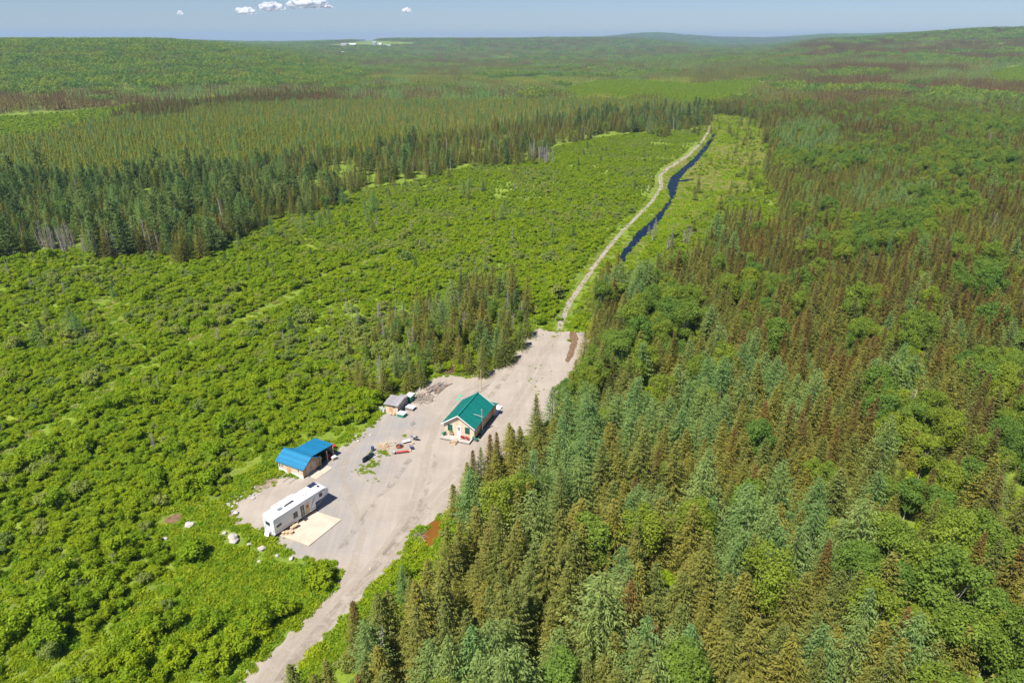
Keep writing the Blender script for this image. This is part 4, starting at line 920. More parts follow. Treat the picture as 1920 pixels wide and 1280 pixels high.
for i, lx in enumerate((-1.75, -1.3)):
    x, y = CL(lx, -.35); t = thing("flower_pot", f"potted flowers on the {'left' if i == 0 else 'right'} end of the plant stand on the deck", "flower pot", (x, y, 1.03), 0)
    MB().lathe([(.09, 0), (.13, .2)], 10).build("pot", "rust", t); T = weed(300+i, .2, .4, 40, .05, .15); add("flowers", T.mesh("flowers", ["weed_leaves", "bark_grey"]), t, (0, 0, .2))
def sheet(name, label, cat, px, py, head, w, l, h, mat, tilt=0, z=.05):
    x, y = G(px, py); o = MB().box(-w/2, w/2, -l/2, l/2, 0, h).build(name, mat); o.location = (x, y, z); o.rotation_euler = (math.radians(tilt), 0, -math.radians(head)); tag(o, label, cat); return o
for i, (px, py, hd, ti) in enumerate(((933, 768, 25, 10), (929, 774, 20, 3))):
    t = sheet("metal_sheet", ("white metal sheet propped behind the cabin, the upper one", "white metal sheet lying behind the cabin, the lower one")[i], "sheet", px, py, hd, 1.1, 2.2, .07, "white_paint", ti, .05+.15*(1-i))
    
def blue_shed():
    t = thing("blue_roofed_shed", "wooden shed with bright blue metal roof and big barn doors", "shed", (-36.35, 99.35, 0), 27)
    # local: x from -5.8 (far left end) to 0 is the long wall facing -Y rotated; door gable faces +X
    t.rotation_euler = (0, 0, -math.radians(27.5))
    L, W, ze, zr = 5.75, 4.1, 2.15, 3.35
    MB().box(-L, 0, 0, .12, .25, ze).build("wall", "pine_boards", t); MB().box(-L, 0, W-.12, W, .25, ze).build("wall", "pine_boards", t)
    MB().prism([(.122, .25), (W-.122, .25), (W-.122, ze), (W/2, zr-.07), (.122, ze)], -.12, -.003).build("wall", "pine_boards_shaded", t)
    MB().prism([(.122, .25), (W-.122, .25), (W-.122, ze), (W/2, zr-.07), (.122, ze)], -L+.003, -L+.12).build("wall", "pine_boards_shaded", t)
    MB().box(-L-.02, .02, -.03, -.002, 0, .55).build("skirting", "white_paint", t)
    r = MB(); x0, x1 = -L-.35, .45; k = (zr-ze)/(W/2); e = .3
    quadroof(r, (x0, -e, ze-k*e), (x1, -e, ze-k*e), (x1, W/2, zr), (x0, W/2, zr), .05); quadroof(r, (x0, W/2, zr), (x1, W/2, zr), (x1, W+e, ze-k*e), (x0, W+e, ze-k*e), .05)
    for j in range(17):
        xx = x0+.2+j*.385
        for s in (-1, 1): r.tube((xx, W/2, zr+.06), (xx, W/2+s*(W/2+e), zr+.06-k*(W/2+e)), .02, n=4)
    rf = r.build("roof", "blue_metal", t); MB().box(x0, x1, W/2-.14, W/2+.14, zr+.05, zr+.09).build("ridge_cap", "blue_metal", rf)
    for s, y0, y1 in ((0, .75, 1.98), (1, 2.02, 3.2)):
        d = MB().prism([(y0, .2), (y1, .2), (y1, 2.0 if s else 2.55), (y0, 2.55 if s else 2.0)], .003, .07).build("door", "tan_boards", t)
        MB().tube((.1, 1.85 if not s else 2.15, 1.1), (.1, 1.85 if not s else 2.15, 1.4), .02, n=5).build("handle", "black", d)
    window(t, (-1.0, 0, 1.1), .28, .7, 'y-', "dark_glass", "white_paint", False); window(t, (-L+.35, 0, .95), .3, 1.0, 'y-', "dark_glass"); window(t, (-L+.95, 0, .95), .3, 1.0, 'y-', "dark_glass")
    MB().box(-3.7, -2.9, -.06, -.032, .15, 1.35).build("shutter", "orange_ply", t)
    # ramp
    MB().poly([(.1, .9, .25), (2.0, .9, .06), (2.0, 3.0, .06), (.1, 3.0, .25), (.1, .9, 0), (2.0, .9, 0), (2.0, 3.0, 0), (.1, 3.0, 0)], [(0, 1, 2, 3), (7, 6, 5, 4), (0, 4, 5, 1), (1, 5, 6, 2), (2, 6, 7, 3), (3, 7, 4, 0)]).build("ramp", "plywood_sheets", t)
    # lean-to at the back, open on the yard side
    a = MB(); quadroof(a, (-4.4, W-1.5, 3.16), (.1, W-1.5, 3.16), (.1, W+3.9, 2.62), (-4.4, W+3.9, 2.62), .05)
    for j in range(12): a.tube((-4.2+j*.385, W-1.5, 3.22), (-4.2+j*.385, W+3.9, 2.68), .02, n=4)
    a.build("lean_to_roof", "blue_metal", t)
    MB().box(-4.0, -3.88, W+.003, W+3.7, 0, 2.27).build("wall", "weathered_boards", t); MB().box(-3.877, .2, W+3.6, W+3.7, 0, 2.5).build("wall", "weathered_boards", t)
    for yy in (W+.15, W+1.9, W+3.5): MB().box(.1, .22, yy-.06, yy+.06, 0, 2.3).build("post", "tan_wood", t)
boards("tan_boards", (.50, .36, .25), (.60, .45, .32), .16, 1)
blue_shed()
def SL(lx, ly): return local(-36.35, 99.35, 27.5, lx, ly)
def crate(name, label, cat, xy, head, w, l, h, mat, lid, z=0.):
    t = thing(name, label, cat, (xy[0], xy[1], z), head)
    MB().box(-w/2, w/2, -l/2, l/2, .06, h).build("body", mat, t, bevel=.015); MB().box(-w/2-.05, w/2+.05, -l/2-.05, l/2+.05, h+.002, h+.07).build("lid", lid, t)
    f = MB(); [f.box(sx*w*.38-.05, sx*w*.38+.05, -l/2+.02, l/2-.02, 0, .058) for sx in (-1, 1)]; f.build("runner", "board_grey", t); return t
crate("tool_chest", "red tool chest under the blue lean-to roof", "chest", SL(-.6, 7.0), 27, .7, 1.1, .9, "red_paint", "dark_grey")
crate("storage_box", "pale storage box at the corner of the lean-to", "box", SL(.7, 7.1), 40, .6, .8, .6, "tan_wood", "white_paint")
crate("storage_box", "white storage box deep under the lean-to", "box", SL(-1.3, 5.3), 27, .7, .8, .8, "white_paint", "board_grey")
def mower():
    x, y = G(620.5, 842); t = thing("garden_tractor", "small red garden tractor parked beside the blue lean-to", "tractor", (x, y, 0), 70)
    MB().box(-.35, .35, .1, 1.0, .45, .85).build("bonnet", "red_paint", t, bevel=.09); MB().box(-.42, .42, -.75, .1, .4, .6).build("body", "red_paint", t, bevel=.05)
    MB().box(-.22, .22, -.55, -.1, .6, .78).box(-.22, .22, -.62, -.52, .7, 1.05).build("seat", "black", t); MB().tube((0, .1, .8), (0, -.1, 1.05), .02).lathe([(.16, 1.04), (.18, 1.06), (.16, 1.08)], 12, (0, -.1, 0)).build("steering_wheel", "black", t)
    for s in (-1, 1):
        for yy, r in ((-.45, .32), (.8, .2)): w = MB().tube((s*.36, yy, r), (s*.56, yy, r), r, n=14).build("wheel", "black", t); MB().tube((s*.555, yy, r), (s*.575, yy, r), r*.45, n=10).build("rim", "galvanised", w)
mower()
def trailer():
    hx, hy = -37.3, 84.45; t = thing("travel_trailer", "long white fifth wheel trailer with raised nose and solar panels", "trailer", (hx, hy, .03), 34.5)
    W, zf, zt = 1.28, .62, 3.45
    prof = [(0, zf), (8.0, zf), (8.0, 1.72), (10.25, 1.78), (10.62, 1.98), (10.85, 2.35), (10.85, 2.75), (10.55, 3.15), (9.9, zt), (.12, zt), (0, zt-.12)]
    MB().prism(prof, -W, W).build("body", "white_shell", t, bevel=.05)
    MB().box(-W+.06, W-.06, .12, 9.75, zt+.003, zt+.05).build("roof", "roof_membrane", t)
    MB().box(-W-.75, -W-.003, 2.1, 6.2, .8, 3.2).build("slide_out", "white_shell", t, bevel=.03)
    X = W+.003
    for (y, z, w, h, m) in ((.85, 1.75, .95, .5, "dark_glass"), (4.0, 1.35, .85, 1.15, "dark_glass"), (9.15, 2.35, .45, .45, "dark_glass")):
        window(t, (X, y, z), w, h, 'x+', m, "dark_grey" if w < .9 and h < 1 else "white_paint", False)
    d = MB().box(X, X+.03, 5.05, 5.75, .78, 2.75).build("doorway", "dark_glass", t); MB().box(X+.031, X+.045, 5.36, 5.40, .8, 2.73).box(X+.031, X+.045, 5.05, 5.75, 1.7, 1.74).build("screen_bar", "white_paint", d)
    dd = MB().box(X+.02, X+.07, 5.95, 6.65, .8, 2.7, rot('Z', -8, (X, 5.95, 0))).build("door", "tan_wood", t); MB().box(X+.10, X+.125, 6.15, 6.45, 1.9, 2.4, rot('Z', -8, (X, 5.95, 0))).build("window", "rust", dd)
    # swoosh stripes: curved bands on the nose and low skirt
    sw = MB()
    def band(pts, w0, w1):
        n = len(pts)
        for i in range(n-1):
            (ya, za), (yb, zb) = pts[i], pts[i+1]; wa = w0+(w1-w0)*math.sin(math.pi*i/(n-1)); wb = w0+(w1-w0)*math.sin(math.pi*(i+1)/(n-1))
            sw.poly([(X+.01, ya, za-wa), (X+.01, yb, zb-wb), (X+.01, yb, zb+wb), (X+.01, ya, za+wa)], [(0, 1, 2, 3)])
    band([(6.9+4.0*math.sin(a)*.93, .95+2.2*(1-math.cos(a))) for a in [i*.078 for i in range(20)]], .02, .09)
    band([(6.9+.9*a, 1.0+1.9*math.sin(a)) for a in [i*.08 for i in range(18)]], .03, .14)
    band([(8.3+.24*i, 2.95+.18*math.sin(i*.4)) for i in range(9)], .015, .05)
    sw.build("stripe", "swoosh_grey", t); MB().box(X, X+.012, .1, 8.3, 1.02, 1.06).box(X, X+.012, .1, 8.3, 3.28, 3.32).build("trim_line", "swoosh_grey", t)
    window(t, (-.15, 0, 2.0), .8, .45, 'y-', "dark_glass", "dark_grey", False)
    MB().box(-W, W, -.22, -.003, .5, .66).build("bumper", "galvanised", t)
    for s in (-1, 1): MB().box(s*1.0-.09, s*1.0+.09, -.035, -.003, 1.15, 1.3).build("tail_light", "red_paint", t)
    l = MB().tube((-1.05, -.12, .7), (-1.05, -.12, zt+.1), .02, n=5).tube((-.7, -.12, .7), (-.7, -.12, zt+.1), .02, n=5); [l.tube((-1.05, -.12, .9+.33*i), (-.7, -.12, .9+.33*i), .018, n=5) for i in range(8)]; l.build("ladder", "white_paint", t)
    for s in (-1, 1):
        for yy in (3.35, 4.25):
            w = MB().tube((s*.98, yy, .38), (s*1.24, yy, .38), .38, n=18).build("wheel", "black", t); MB().tube((s*1.235, yy, .38), (s*1.255, yy, .38), .19, n=12).build("rim", "galvanised", w)
    c = MB().box(-.9, .9, .3, 8.0, .42, .617); c.build("chassis", "black", t)
    for yy in (.8, 7.9):
        for s in (-1, 1): MB().tube((s*.9, yy, 0), (s*.9, yy, .45), .05, n=6).build("jack", "galvanised", t)
    MB().box(-.25, .25, 9.2, 9.5, 1.0, 1.6).tube((0, 9.35, .85), (0, 9.35, 1.1), .16, n=10).build("hitch_pin", "black", t)
    st = MB(); [st.box(X+.05+.28*i, X+.30+.28*i, 5.1, 5.75, .5-.22*i, .54-.22*i) for i in range(2)]; st.build("step", "dark_grey", t)
    for k, (x, y) in enumerate(((-.75, 8.9), (-.75, 9.6))):
        M = rot('X', 12, (x, y, zt+.1)); s = MB().box(x-.45, x+.45, y-.31, y+.31, zt+.14, zt+.17, M).build("solar_panel", "solar_blue", t); MB().box(x-.47, x+.47, y-.33, y+.33, zt+.10, zt+.137, M).build("frame", "galvanised", s)
    MB().box(.1, .55, 9.45, 9.75, zt-.1, zt+.2).tube((.3, 9.3, zt), (.6, 9.2, zt+.35), .03).build("antenna", "dark_grey", t); MB().box(-.35, .35, 1.9, 2.5, zt+.053, zt+.10).box(-.35, .35, 2.55, 2.75, zt+.053, zt+.10).build("roof_hatch", "swoosh_grey", t)
    v = MB()
    for i in range(5): v.box(-.15+.0*i, .22, 3.1+.5*i*.7, 3.1+.5*i*.7+.34, zt+.053, zt+.12+.02*i)
    v.build("roof_mat", "dark_grey", t); a = MB().box(-.35, .35, 6.4, 7.3, zt+.053, zt+.32); a.build("air_conditioner", "white_shell", t, bevel=.06)
boards("solar_blue", (.02, .03, .055), (.03, .04, .07), .15, 0, .2, .8)
trailer()
def TL(lx, ly): return local(-37.3, 84.45, 34.5, lx, ly)
x, y = TL(-.1, -.75); o = MB().box(-.5, .5, -.03, .03, 0, 1.25, rot('X', -22)).build("white_board", "white_paint"); o.location = (x, y-.0, .06); o.rotation_euler = (0, 0, -math.radians(34.5)); tag(o, "white board leaning against the rear bumper of the trailer", "board")
PL = [G(582, 956), G(640, 975), G(579.5, 1024), G(522, 1003.5)]
c = (sum(p[0] for p in PL)/4, sum(p[1] for p in PL)/4)
pm = MB(); pts = [(p[0]-c[0], p[1]-c[1]) for p in PL]; pm.poly([(a, b, 0) for a, b in reversed(pts)]+[(a, b, .11) for a, b in reversed(pts)], [(3, 2, 1, 0), (4, 5, 6, 7), (0, 1, 5, 4), (1, 2, 6, 5), (2, 3, 7, 6), (3, 0, 4, 7)])
o = pm.build("plywood_platform", "platform_wood"if "platform_wood" in MATS else plain("platform_wood", (.50, .42, .325), .85, var=.13, scale=.5)); o.location = (c[0], c[1], .06); tag(o, "flat pale plywood platform laid beside the trailer", "platform")
for lab, lx, ly, s in (("tan stump seat at the rear end of the platform edge", 1.9, 1.6, .35), ("tan stump seat nearest the trailer wheels", 1.75, 2.7, .3), ("low tan stump table on the platform edge", 2.4, 2.0, .38), ("tan round stump between the seats by the trailer", 1.6, 1.2, .28)):
    x, y = TL(lx, ly); o = MB().lathe([(s*.9, 0), (s, .05), (s*.85, .3), (s*.95, .42), (s*.9, .45)], 10).build("stump", "tan_wood"); o.location = (x, y, .17); tag(o, lab, "stump")
x, y = TL(1.9, 3.3); table("side_table", "tan wooden side table beside the trailer wheels", "table", 0, 0, 40, .5, .9, .6, "tan_wood", "tan_wood", .17, (x, y))
# plank frames on the ground between trailer and shed
for i, (a, b) in enumerate((((523, 897), (538, 888)), ((530, 904), (546, 893)), ((541, 907), (557, 896)), ((512, 879), (520, 890)), ((520, 889), (526, 883)))):
    p, q = G(*a), G(*b); o = MB().tube((0, 0, .06), (q[0]-p[0], q[1]-p[1], .08), .07, n=6).build("pole_on_ground", "board_grey"); o.location = (p[0], p[1], .02)
    tag(o, ("pale pole lying below the blue shed, nearest its far corner", "pale pole lying below the blue shed, the middle one", "pale pole lying below the blue shed, nearest the trailer", "leg of the grey pole frame left of the shed", "short cross pole left of the shed")[i], "pole")
o = sheet("plywood_sheet", "pale plywood sheet lying before the barn doors", "board", 0, 0, 27, 1.2, 2.0, .05, "plywood_sheets"); x, y = SL(1.6, 3.9); o.location = (x, y, .06)
def grey_shed():
    t = thing("small_shed", "small weathered shed with grey tin lean roof and plank walls", "shed", (-24.6, 122.3, 0), 18)
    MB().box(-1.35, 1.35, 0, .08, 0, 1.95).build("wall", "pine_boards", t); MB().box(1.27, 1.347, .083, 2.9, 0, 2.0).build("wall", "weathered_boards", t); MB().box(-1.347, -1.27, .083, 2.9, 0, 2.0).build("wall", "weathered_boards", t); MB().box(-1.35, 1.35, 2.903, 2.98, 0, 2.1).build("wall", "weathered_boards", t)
    r = MB(); quadroof(r, (-1.7, -.35, 1.98), (1.6, -.35, 1.98), (1.6, 3.2, 2.35), (-1.7, 3.2, 2.35), .06); r.build("roof", "old_tin", t)
    d = MB().box(-.65, .1, -.045, -.003, .05, 1.7).build("door", "orange_ply", t); MB().tube((0, -.09, .9), (0, -.045, .9), .03).build("handle", "black", d)
    window(t, (.5, 0, 1.35), .5, .28, 'y-', "dark_glass", "board_grey", False)
    MB().box(-.2, 1.3, 2.985, 4.6, 0, 1.75).build("annex", "weathered_boards", t); r = MB(); quadroof(r, (-.35, 3.22, 2.0), (1.5, 3.22, 2.0), (1.5, 4.9, 1.85), (-.35, 4.9, 1.85), .05); r.build("annex_roof", "old_tin", t)
grey_shed()
def GL(lx, ly): return local(-24.6, 122.3, 18, lx, ly)
crate("dog_house", "low pale hutch with white lid and green side before the small shed", "hutch", GL(2.5, -.5), 24, 1.5, 1.3, .75, "green_plastic", "white_paint")
crate("crate", "white topped crate behind the small shed annex", "crate", GL(1.2, 6.0), 20, 1.3, 1.9, 1.35, "green_plastic", "white_paint")
for i in range(3):
    x, y = GL(3.0, 2.6); t = thing("pallet", ("wooden pallet at the bottom of the stack beside the small shed", "wooden pallet in the middle of the stack beside the small shed", "white topped pallet on top of the stack beside the small shed")[i], "pallet", (x, y, .03+.24*i), 22+3*i)
    a = MB(); [a.box(-.95+.32*k, -.95+.32*k+.26, -.7, .7, .13, .17) for k in range(6)]; a.build("deck", "white_paint" if i == 2 else "board_grey", t)
    a = MB(); [a.box(-.95, .91, yy-.05, yy+.05, 0, .128) for yy in (-.6, 0, .6)]; a.build("bearer", "log_bark", t)
for i, (lx, ly) in enumerate(((.15, -.75), (.75, -.7))):
    x, y = GL(lx, ly); o = MB().lathe([(.2, 0), (.33, .12), (.3, .4), (.18, .55), (.05, .6)], 12).build("sack", "tan_wood"); o.location = (x, y, .03); tag(o, ("tan sack standing before the small shed door", "tan sack right of the small shed door")[i], "sack")
for i, (lx, ly, hd) in enumerate(((-2.2, .1, 200), (-2.8, .5, 170))):
    x, y = GL(lx, ly); chair(("white garden chair beside the small shed wall", "white garden chair farther left of the small shed")[i], (x, y, .03), hd, "white_paint")
x, y = GL(-1.75, -.4); o = MB().lathe([(.16, 0), (.2, .3), (.19, .42)], 12).build("bucket", "white_paint"); o.location = (x, y, .03); tag(o, "white bucket at the left corner of the small shed", "bucket")
# lumber pile and rubble
grp = "logs and boards in the lumber pile"
for i in range(26):
    px = 808+i*1.0+random.uniform(-2, 2); py = 729-i*.12+random.uniform(-4, 4); x, y = G(px, py); L = random.uniform(3, 5.5); a = math.radians(38+random.uniform(-22, 18)); r = random.uniform(.05, .11); zz = random.uniform(.1, .7)*max(.3, 1-i/30)
    m = MB()
    if i % 3: m.tube((-L/2*math.sin(a), -L/2*math.cos(a), zz+random.uniform(-.1, .15)), (L/2*math.sin(a), L/2*math.cos(a), zz+.1), r, r*.7, 7)
    else: m.box(-.12, .12, -L/2, L/2, zz, zz+.05, Matrix.Rotation(-a, 4, 'Z'))
    o = m.build("log" if i % 3 else "board", random.choice(["log_bark", "board_grey", "board_orange", "board_grey"])); o.location = (x, y, .05); tag(o, "grey or brown log in the lumber pile left of the cabin" if i % 3 else "flat board in the lumber pile left of the cabin", "log" if i % 3 else "board", grp)
def stone(name, label, cat, px, py, s, mat="boulder_stone", group=None, sq=.6, seed=0, xy=None):
    import bmesh
    s *= .82
    bm = bmesh.new(); bmesh.ops.create_icosphere(bm, subdivisions=2 if s < .4 else 3, radius=s); R = random.Random(seed+int(px*7+py))
    ph = [R.uniform(0, 6) for _ in range(6)]; st = R.uniform(.7, 1.4)
    for v in bm.verts:
        n = v.co.normalized(); k = 1+.16*math.sin(n.x*3+ph[0])+.13*math.sin(n.y*4+ph[1])+.12*math.sin(n.z*5+ph[2]+n.x*3)+R.uniform(-.05, .05)
        v.co = Vector((n.x*s*k*st, n.y*s*k, n.z*s*k*sq))
    me = bpy.data.meshes.new(name); bm.to_mesh(me); bm.free(); me.materials.append(MATS[mat]); o = add(name, me); x, y = xy or G(px, py); o.location = (x, y, s*sq*(.7 if s > .3 else .45)); o.rotation_euler = (0, 0, R.uniform(0, 6)); tag(o, label, cat, group); return o
for px, py, s, lab in ((355, 986, .75, "rounded pale boulder in the grass between the muddy hole and the trailer"), (438, 1013, 1.05, "largest pale boulder in the grass left of the trailer's rear"), (491, 1029, .6, "pale boulder in the grass just below the trailer's rear"), (520, 1042, .38, "small pale rock below the gravel corner"), (546, 1048, .5, "pale rock at the lower gravel corner"), (573, 1060, .5, "pale rock beside the big roadside bush"), (310, 1010, .42, "small pale rock left of the largest boulder, far out in the grass"),
                       (487, 1053, .4, "small pale rock in the grass below the row of boulders"), (421, 1000, .42, "flat pale rock above the largest boulder"), (468, 1021, .4, "greenish rock between the two big boulders"), (442, 962, .55, "grey rock at the left end of the gravel yard"), (622, 1067, .4, "blue grey rock at the roadside beside the big bush"), (694, 1066, .25, "small rock on the right verge of the road"), (983, 640, .5, "white rock under the trees at the yard's upper left edge"), (668, 818, .35, "white stone at the bend of the yard's left edge")):
    stone("boulder", lab, "rock", px, py, s, seed=3)
for i in range(46):
    px = random.choice([random.gauss(470, 22), random.gauss(440, 8), random.gauss(655, 14)]); py = 940-(px-440)*.55+random.gauss(0, 10) if px < 560 else random.gauss(822, 9)
    stone("rock", "small pale rock on the stony bank along the yard's left edge", "rock", px, py, random.uniform(.15, .38), group="loose rocks on the stony bank", seed=i)
for i in range(18):
    px, py = random.gauss(787, 9), random.gauss(737, 6); stone("rock", "small rubble stone in the heap beside the lumber pile", "rock", px, py, random.uniform(.15, .35), group="rubble stones by the lumber pile", seed=i)
def twigpile(name, label, cat, px, py, rx, ry, h, n, mat):
    x, y = G(px, py); m = MB()
    for i in range(n):
        a = random.random()*6.28; r = math.sqrt(random.random()); cx, cy = rx*r*math.cos(a), ry*r*math.sin(a); z = h*(1-r*r)*random.random(); b = random.random()*6.28; L = random.uniform(.4, 1.3)
        m.tube((cx-L*math.cos(b), cy-L*math.sin(b), max(.02, z-.15)), (cx+L*math.cos(b), cy+L*math.sin(b), z+random.uniform(0, .3)), random.uniform(.02, .05), n=3)
    o = m.build(name, mat); o.location = (x, y, .02); tag(o, label, cat)
twigpile("brush_pile", "wide heap of brown dead brush under the trees behind the cabin", "brush pile", 852, 693, 4.2, 2.6, 1.1, 420, "brush_twigs")
twigpile("brush_pile", "low scatter of pale sticks between the small shed and lumber pile", "brush pile", 795, 748, 2.2, 2.4, .3, 90, "log_bark")
twigpile("brush_pile", "tangle of dead branches beside the brown pond", "brush pile", 786, 1008, .8, 1.8, .3, 34, "log_bark")
twigpile("firewood_pile", "loose heap of split firewood and kindling left of the fire ring", "firewood", 721, 838, .9, .7, .4, 60, "tan_wood")
twigpile("brush_pile", "pale dry sticks heaped beside the foot of the trail", "brush pile", 1047, 596, 1.6, 1.2, .5, 70, "board_grey")
twigpile("brush_pile", "rubbish sticks at the upper right end of the yard", "brush pile", 1098, 628, 1.6, 1.2, .4, 60, "board_grey")
# camp circle
def camp():
    x, y = G(749, 838); t = thing("fire_pit", "rusty red fire ring with a kettle lid in the camp circle", "fire pit", (x, y, .03), 0)
    MB().lathe([(.62, 0), (.66, .32), (.58, .33), (.55, .03)], 18).build("ring", "rust", t); k = MB().lathe([(.1, .3), (.27, .36), (.2, .5), (.03, .58)], 12, (.12, .12, 0)).build("kettle", "blue_plastic", t)
    table("bench", "low white bench table in the camp circle", "table", 762, 830, 62, .65, 1.5, .45, "white_paint")
    table("bench", "long red wooden bench at the front of the camp circle", "bench", 755, 849.5, 76, .38, 2.2, .42, "red_paint", "red_paint")
    table("stump_table", "square grey green side table left of the red bench", "table", 739, 851, 20, .6, .6, .55, "board_grey")
    x, y = G(772.5, 842); chair("blue folding chair at the right end of the camp circle", (x, y, .03), 250, "blue_plastic")
    x, y = G(769, 845.5); o = MB().box(-.2, .2, -.3, .3, 0, .2).build("foot_stool", "tan_wood", bevel=.03); o.location = (x, y, .03); tag(o, "little tan foot stool beside the blue folding chair", "stool")
    x, y = G(778, 826); t = thing("barbecue_grill", "grey gas barbecue grill at the back of the camp circle", "grill", (x, y, .03), 200)
    MB().tube((-.3, 0, .95), (.3, 0, .95), .27, n=14).build("lid", "galvanised", t); MB().box(-.32, .32, -.24, .24, .72, .93).build("firebox", "black", t); MB().box(-.75, -.33, -.22, .22, .86, .9).box(.33, .75, -.22, .22, .86, .9).build("side_shelf", "dark_grey", t)
    for sx in (-1, 1):
        for sy in (-1, 1): MB().box(sx*.28-.02, sx*.28+.02, sy*.2-.02, sy*.2+.02, .1, .72).build("leg", "dark_grey", t)
        MB().tube((sx*.3, -.2, .09), (sx*.34, -.2, .09), .09, n=10).build("wheel", "black", t)
    x, y = G(775, 832.5); o = MB().lathe([(.14, 0), (.18, .35), (.16, .4)], 12).build("bucket", "tan_wood"); o.location = (x, y, .03); tag(o, "tan bucket in front of the gas grill", "bucket")
    # snowmobile
    x, y = G(692, 860); t = thing("snowmobile", "dark snowmobile parked in the weeds at the yard's left", "snowmobile", (x, y, .06), 32)
    MB().prism([(-1.5, .35), (-.2, .35), (.9, .3), (1.35, .42), (1.1, .7), (.55, .9), (.1, .72), (-.3, .62), (-1.5, .72)], -.28, .28).build("body", "navy_paint", t, bevel=.07); MB().box(-.2, .2, -1.4, -.1, .7, .88).build("seat", "black", t, bevel=.05)
    MB().box(-.22, .22, -1.6, .1, .05, .36).build("track", "black", t, bevel=.08); MB().poly([(-.25, .5, .88), (.25, .5, .88), (.18, .25, 1.2), (-.18, .25, 1.2), (-.25, .53, .88), (.25, .53, .88), (.18, .28, 1.2), (-.18, .28, 1.2)], [(0, 1, 2, 3), (7, 6, 5, 4), (0, 4, 5, 1), (1, 5, 6, 2), (2, 6, 7, 3), (3, 7, 4, 0)]).build("windshield", "swoosh_grey", t)
    MB().tube((-.35, .1, .98), (.35, .1, .98), .02).tube((0, .1, .98), (0, .3, .75), .025).build("handlebar", "black", t)
    for s in (-1, 1): MB().box(s*.42-.06, s*.42+.06, .5, 1.6, .02, .05).tube((s*.42, 1.0, .05), (s*.2, .9, .4), .025).build("ski", "white_paint", t)
    x, y = G(699, 845); o = MB().lathe([(.28, 0), (.3, .02), (.3, .28), (.32, .3), (.3, .32), (.3, .58), (.32, .6), (.3, .62), (.29, .88), (.25, .9)], 16).build("drum", "blue_plastic"); o.location = (x, y, .05); tag(o, "dark blue steel drum behind the snowmobile", "drum")
    x, y = G(773, 797); t = thing("sawhorse", "small dark sawhorse standing alone in the yard left of the cabin", "sawhorse", (x, y, .03), 30); MB().box(-.05, .05, -.5, .5, .68, .76).build("beam", "board_grey", t)
    for sx in (-1, 1):
        for sy in (-1, 1): MB().tube((sx*.25, sy*.42, 0), (sx*.03, sy*.4, .7), .03, n=5).build("leg", "log_bark", t)
camp()
for i, (px, py, h) in enumerate(((896.5, 737, 4.6), (902, 730, 4.7))):
    x, y = G(px, py); t = thing("wooden_post", ("bare wooden post behind the cabin, the left thinner one", "bare wooden post behind the cabin, the right taller one")[i], "post", (x, y, 0)); MB().tube((0, 0, 0), (.05, 0, h), .09-.03*(i == 0), .07-.02*(i == 0), 8).build("pole", "tan_wood", t); MB().box(-.05, .15, -.03, .03, h, h+.08).build("cap", "board_grey", t)
for px, py, lab in ((863, 742, "round green lid lying left behind the cabin, the upper one"), (859, 749, "round green lid lying left of the cabin, the lower one")):
    x, y = G(px, py); o = MB().lathe([(.42, 0), (.45, .06), (.3, .12), (.05, .14)], 16).build("round_lid", "light_green"); o.location = (x, y, .03); tag(o, lab, "lid")
x, y = G(1215, 356); o = MB().tube((0, 0, 0), (0, 0, 2.4), .10, .09, 8).build("marker_post", "white_paint"); o.location = (x, y, 0); tag(o, "white marker post in the shrubs left of the trail bend", "post")
x, y = G(967, 594); 
for px, py, z, s in ((983, 608, .0, 0),):
    x, y = G(1001, 607); o = MB().tube((0, 0, 0), (0, 0, 1.3), .06, n=6).build("fence_post", "board_grey"); o.location = (x, y, 0); tag(o, "short grey post at the upper end of the yard", "post")
# far farm on the skyline and the fields round it
def farm():
    k = 0
    for px, py, D, w, l, h, m, lab in ((645, 79, 3900, 22, 12, 7, "farm_white", "white farm shed at the left end of the skyline farm"), (661, 79.5, 3850, 26, 14, 8, "farm_white", "long white barn second from left on the skyline farm"), (684, 80, 3850, 16, 10, 7, "farm_white", "small white house in the middle of the skyline farm"),
                                 (702, 79, 3900, 14, 12, 11, "farm_roof", "tall dark barn on the skyline farm"), (713, 80, 3880, 12, 9, 8, "farm_white", "white house right of the tall dark barn"), (728, 81, 3800, 22, 10, 6, "farm_white", "low white barn right on the skyline farm"), (741, 82, 3780, 14, 10, 7, "farm_red", "red roofed barn at the right end of the skyline farm"), (642, 95, 3000, 10, 8, 6, "farm_white", "lone white house below the skyline farm")):
        x = (px-960)/1399*D; y = D; w, l, h = w*1.5, l*1.4, h*1.5; z = float(height(x, y)); t = thing("farm_building", lab, "farm building", (x, y, z), 20, "farm buildings on the skyline")
        MB().box(-w/2, w/2, -l/2, l/2, -2, h).build("wall", m, t); r = MB(); r.prism([(-l/2-.5, h+.01), (l/2+.5, h+.01), (0, h+l*.32)], -w/2-.5, w/2+.5); r.build("roof", "farm_white" if k % 3 == 1 else "farm_roof" if m != "farm_red" else "farm_red", t); k += 1
    x = (707-960)/1399*3860; z = float(height(x, 3860)); o = MB().lathe([(3, 0), (3, 17), (1.5, 19.5), (.3, 20)], 14).build("silo", "farm_white"); o.location = (x, 3860, z); tag(o, "white silo beside the tall dark barn on the skyline farm", "silo")
farm()
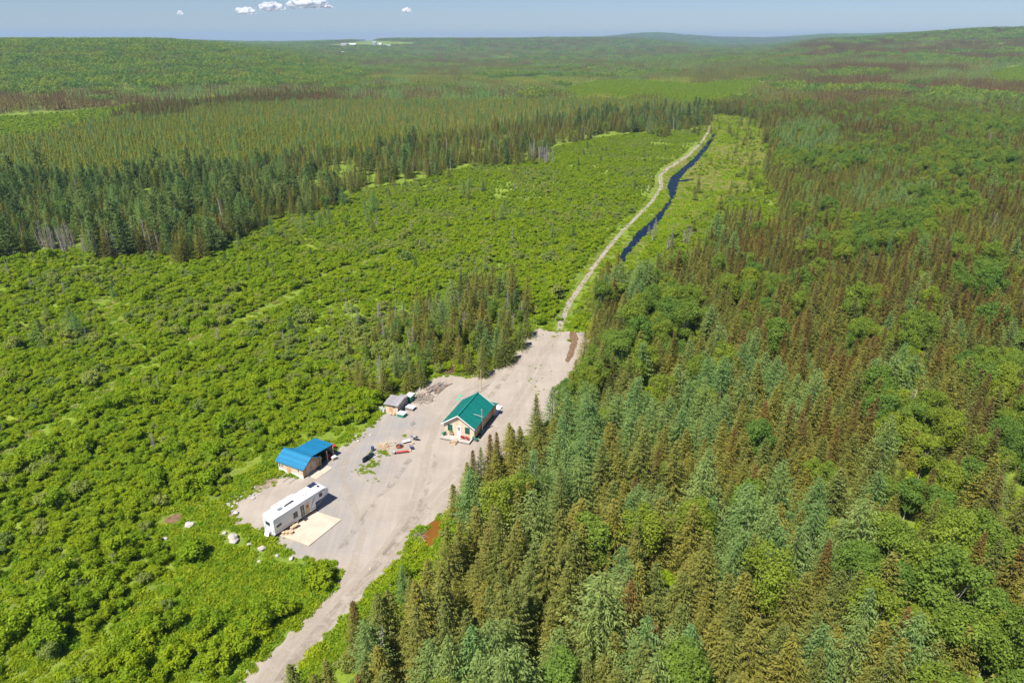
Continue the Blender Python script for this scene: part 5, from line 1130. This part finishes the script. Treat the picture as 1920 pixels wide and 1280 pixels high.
def clouds():
    for px, py, w, h, lab in ((576, 11, 74, 20, "largest white cloud, rightmost of the three over the left hill"), (508, 17, 44, 16, "middle white cloud of the three over the left hill"), (461, 24, 40, 12, "leftmost white cloud of the three over the left hill"), (763, 22, 18, 8, "tiny white cloud right of the three larger clouds"), (338, 27, 12, 7, "faint tiny cloud left of the three larger clouds"), (612, 14, 26, 6, "small wisp trailing right of the largest cloud")):
        D = 30000.; u = (px-960)/FPX; v = (640-py)/FPX; dy = cP+v*sP; t = D/dy; x = u*t; z = CAMH+t*(-sP+v*cP); W = w/FPX*D*1.05; Hh = h/FPX*D
        import bmesh
        from mathutils import noise as mn
        bm = bmesh.new(); R = random.Random(int(px)); bmesh.ops.create_icosphere(bm, subdivisions=5, radius=1.)
        off = Vector((R.uniform(0, 50), R.uniform(0, 50), 0))
        for vv in bm.verts:
            n_ = vv.co.copy(); q = Vector((n_.x*2.6, n_.y*1.5, n_.z*1.3))
            k = 1+.34*mn.noise(q+off)+.10*mn.noise(q*2.2+off)+.03*mn.noise(q*4.5+off)
            vv.co = Vector((n_.x*W*.44*k, n_.y*W*.20*k, n_.z*Hh*(.72 if n_.z > 0 else .30)*k))
        me = bpy.data.meshes.new("cloud"); bm.to_mesh(me); bm.free(); me.polygons.foreach_set("use_smooth", np.ones(len(me.polygons), bool)); me.materials.append(MATS["cloud_vapour"])
        o = add("cloud", me); o.location = (x, D, z); tag(o, lab, "cloud", "clouds over the left hill")
def cloudmat():
    m = bpy.data.materials.new("cloud_vapour"); m.use_nodes = True; nt = m.node_tree; nt.nodes.clear(); out = nt.nodes.new("ShaderNodeOutputMaterial")
    d = nt.nodes.new("ShaderNodeBsdfDiffuse"); d.inputs[0].default_value = (.97, .97, .98, 1); tl = nt.nodes.new("ShaderNodeBsdfTranslucent"); tl.inputs[0].default_value = (.97, .97, .98, 1)
    ms = nt.nodes.new("ShaderNodeMixShader"); ms.inputs[0].default_value = .4; nt.links.new(d.outputs[0], ms.inputs[1]); nt.links.new(tl.outputs[0], ms.inputs[2])
    tr = nt.nodes.new("ShaderNodeBsdfTransparent"); lw = nt.nodes.new("ShaderNodeLayerWeight"); lw.inputs[0].default_value = .5
    mx = nt.nodes.new("ShaderNodeMixShader"); nt.links.new(mrange(nt, lw.outputs["Facing"], .15, .8, .15, 1.), mx.inputs[0]); nt.links.new(ms.outputs[0], mx.inputs[1]); nt.links.new(tr.outputs[0], mx.inputs[2]); nt.links.new(mx.outputs[0], out.inputs[0]); MATS["cloud_vapour"] = m
cloudmat(); clouds()
#@@END
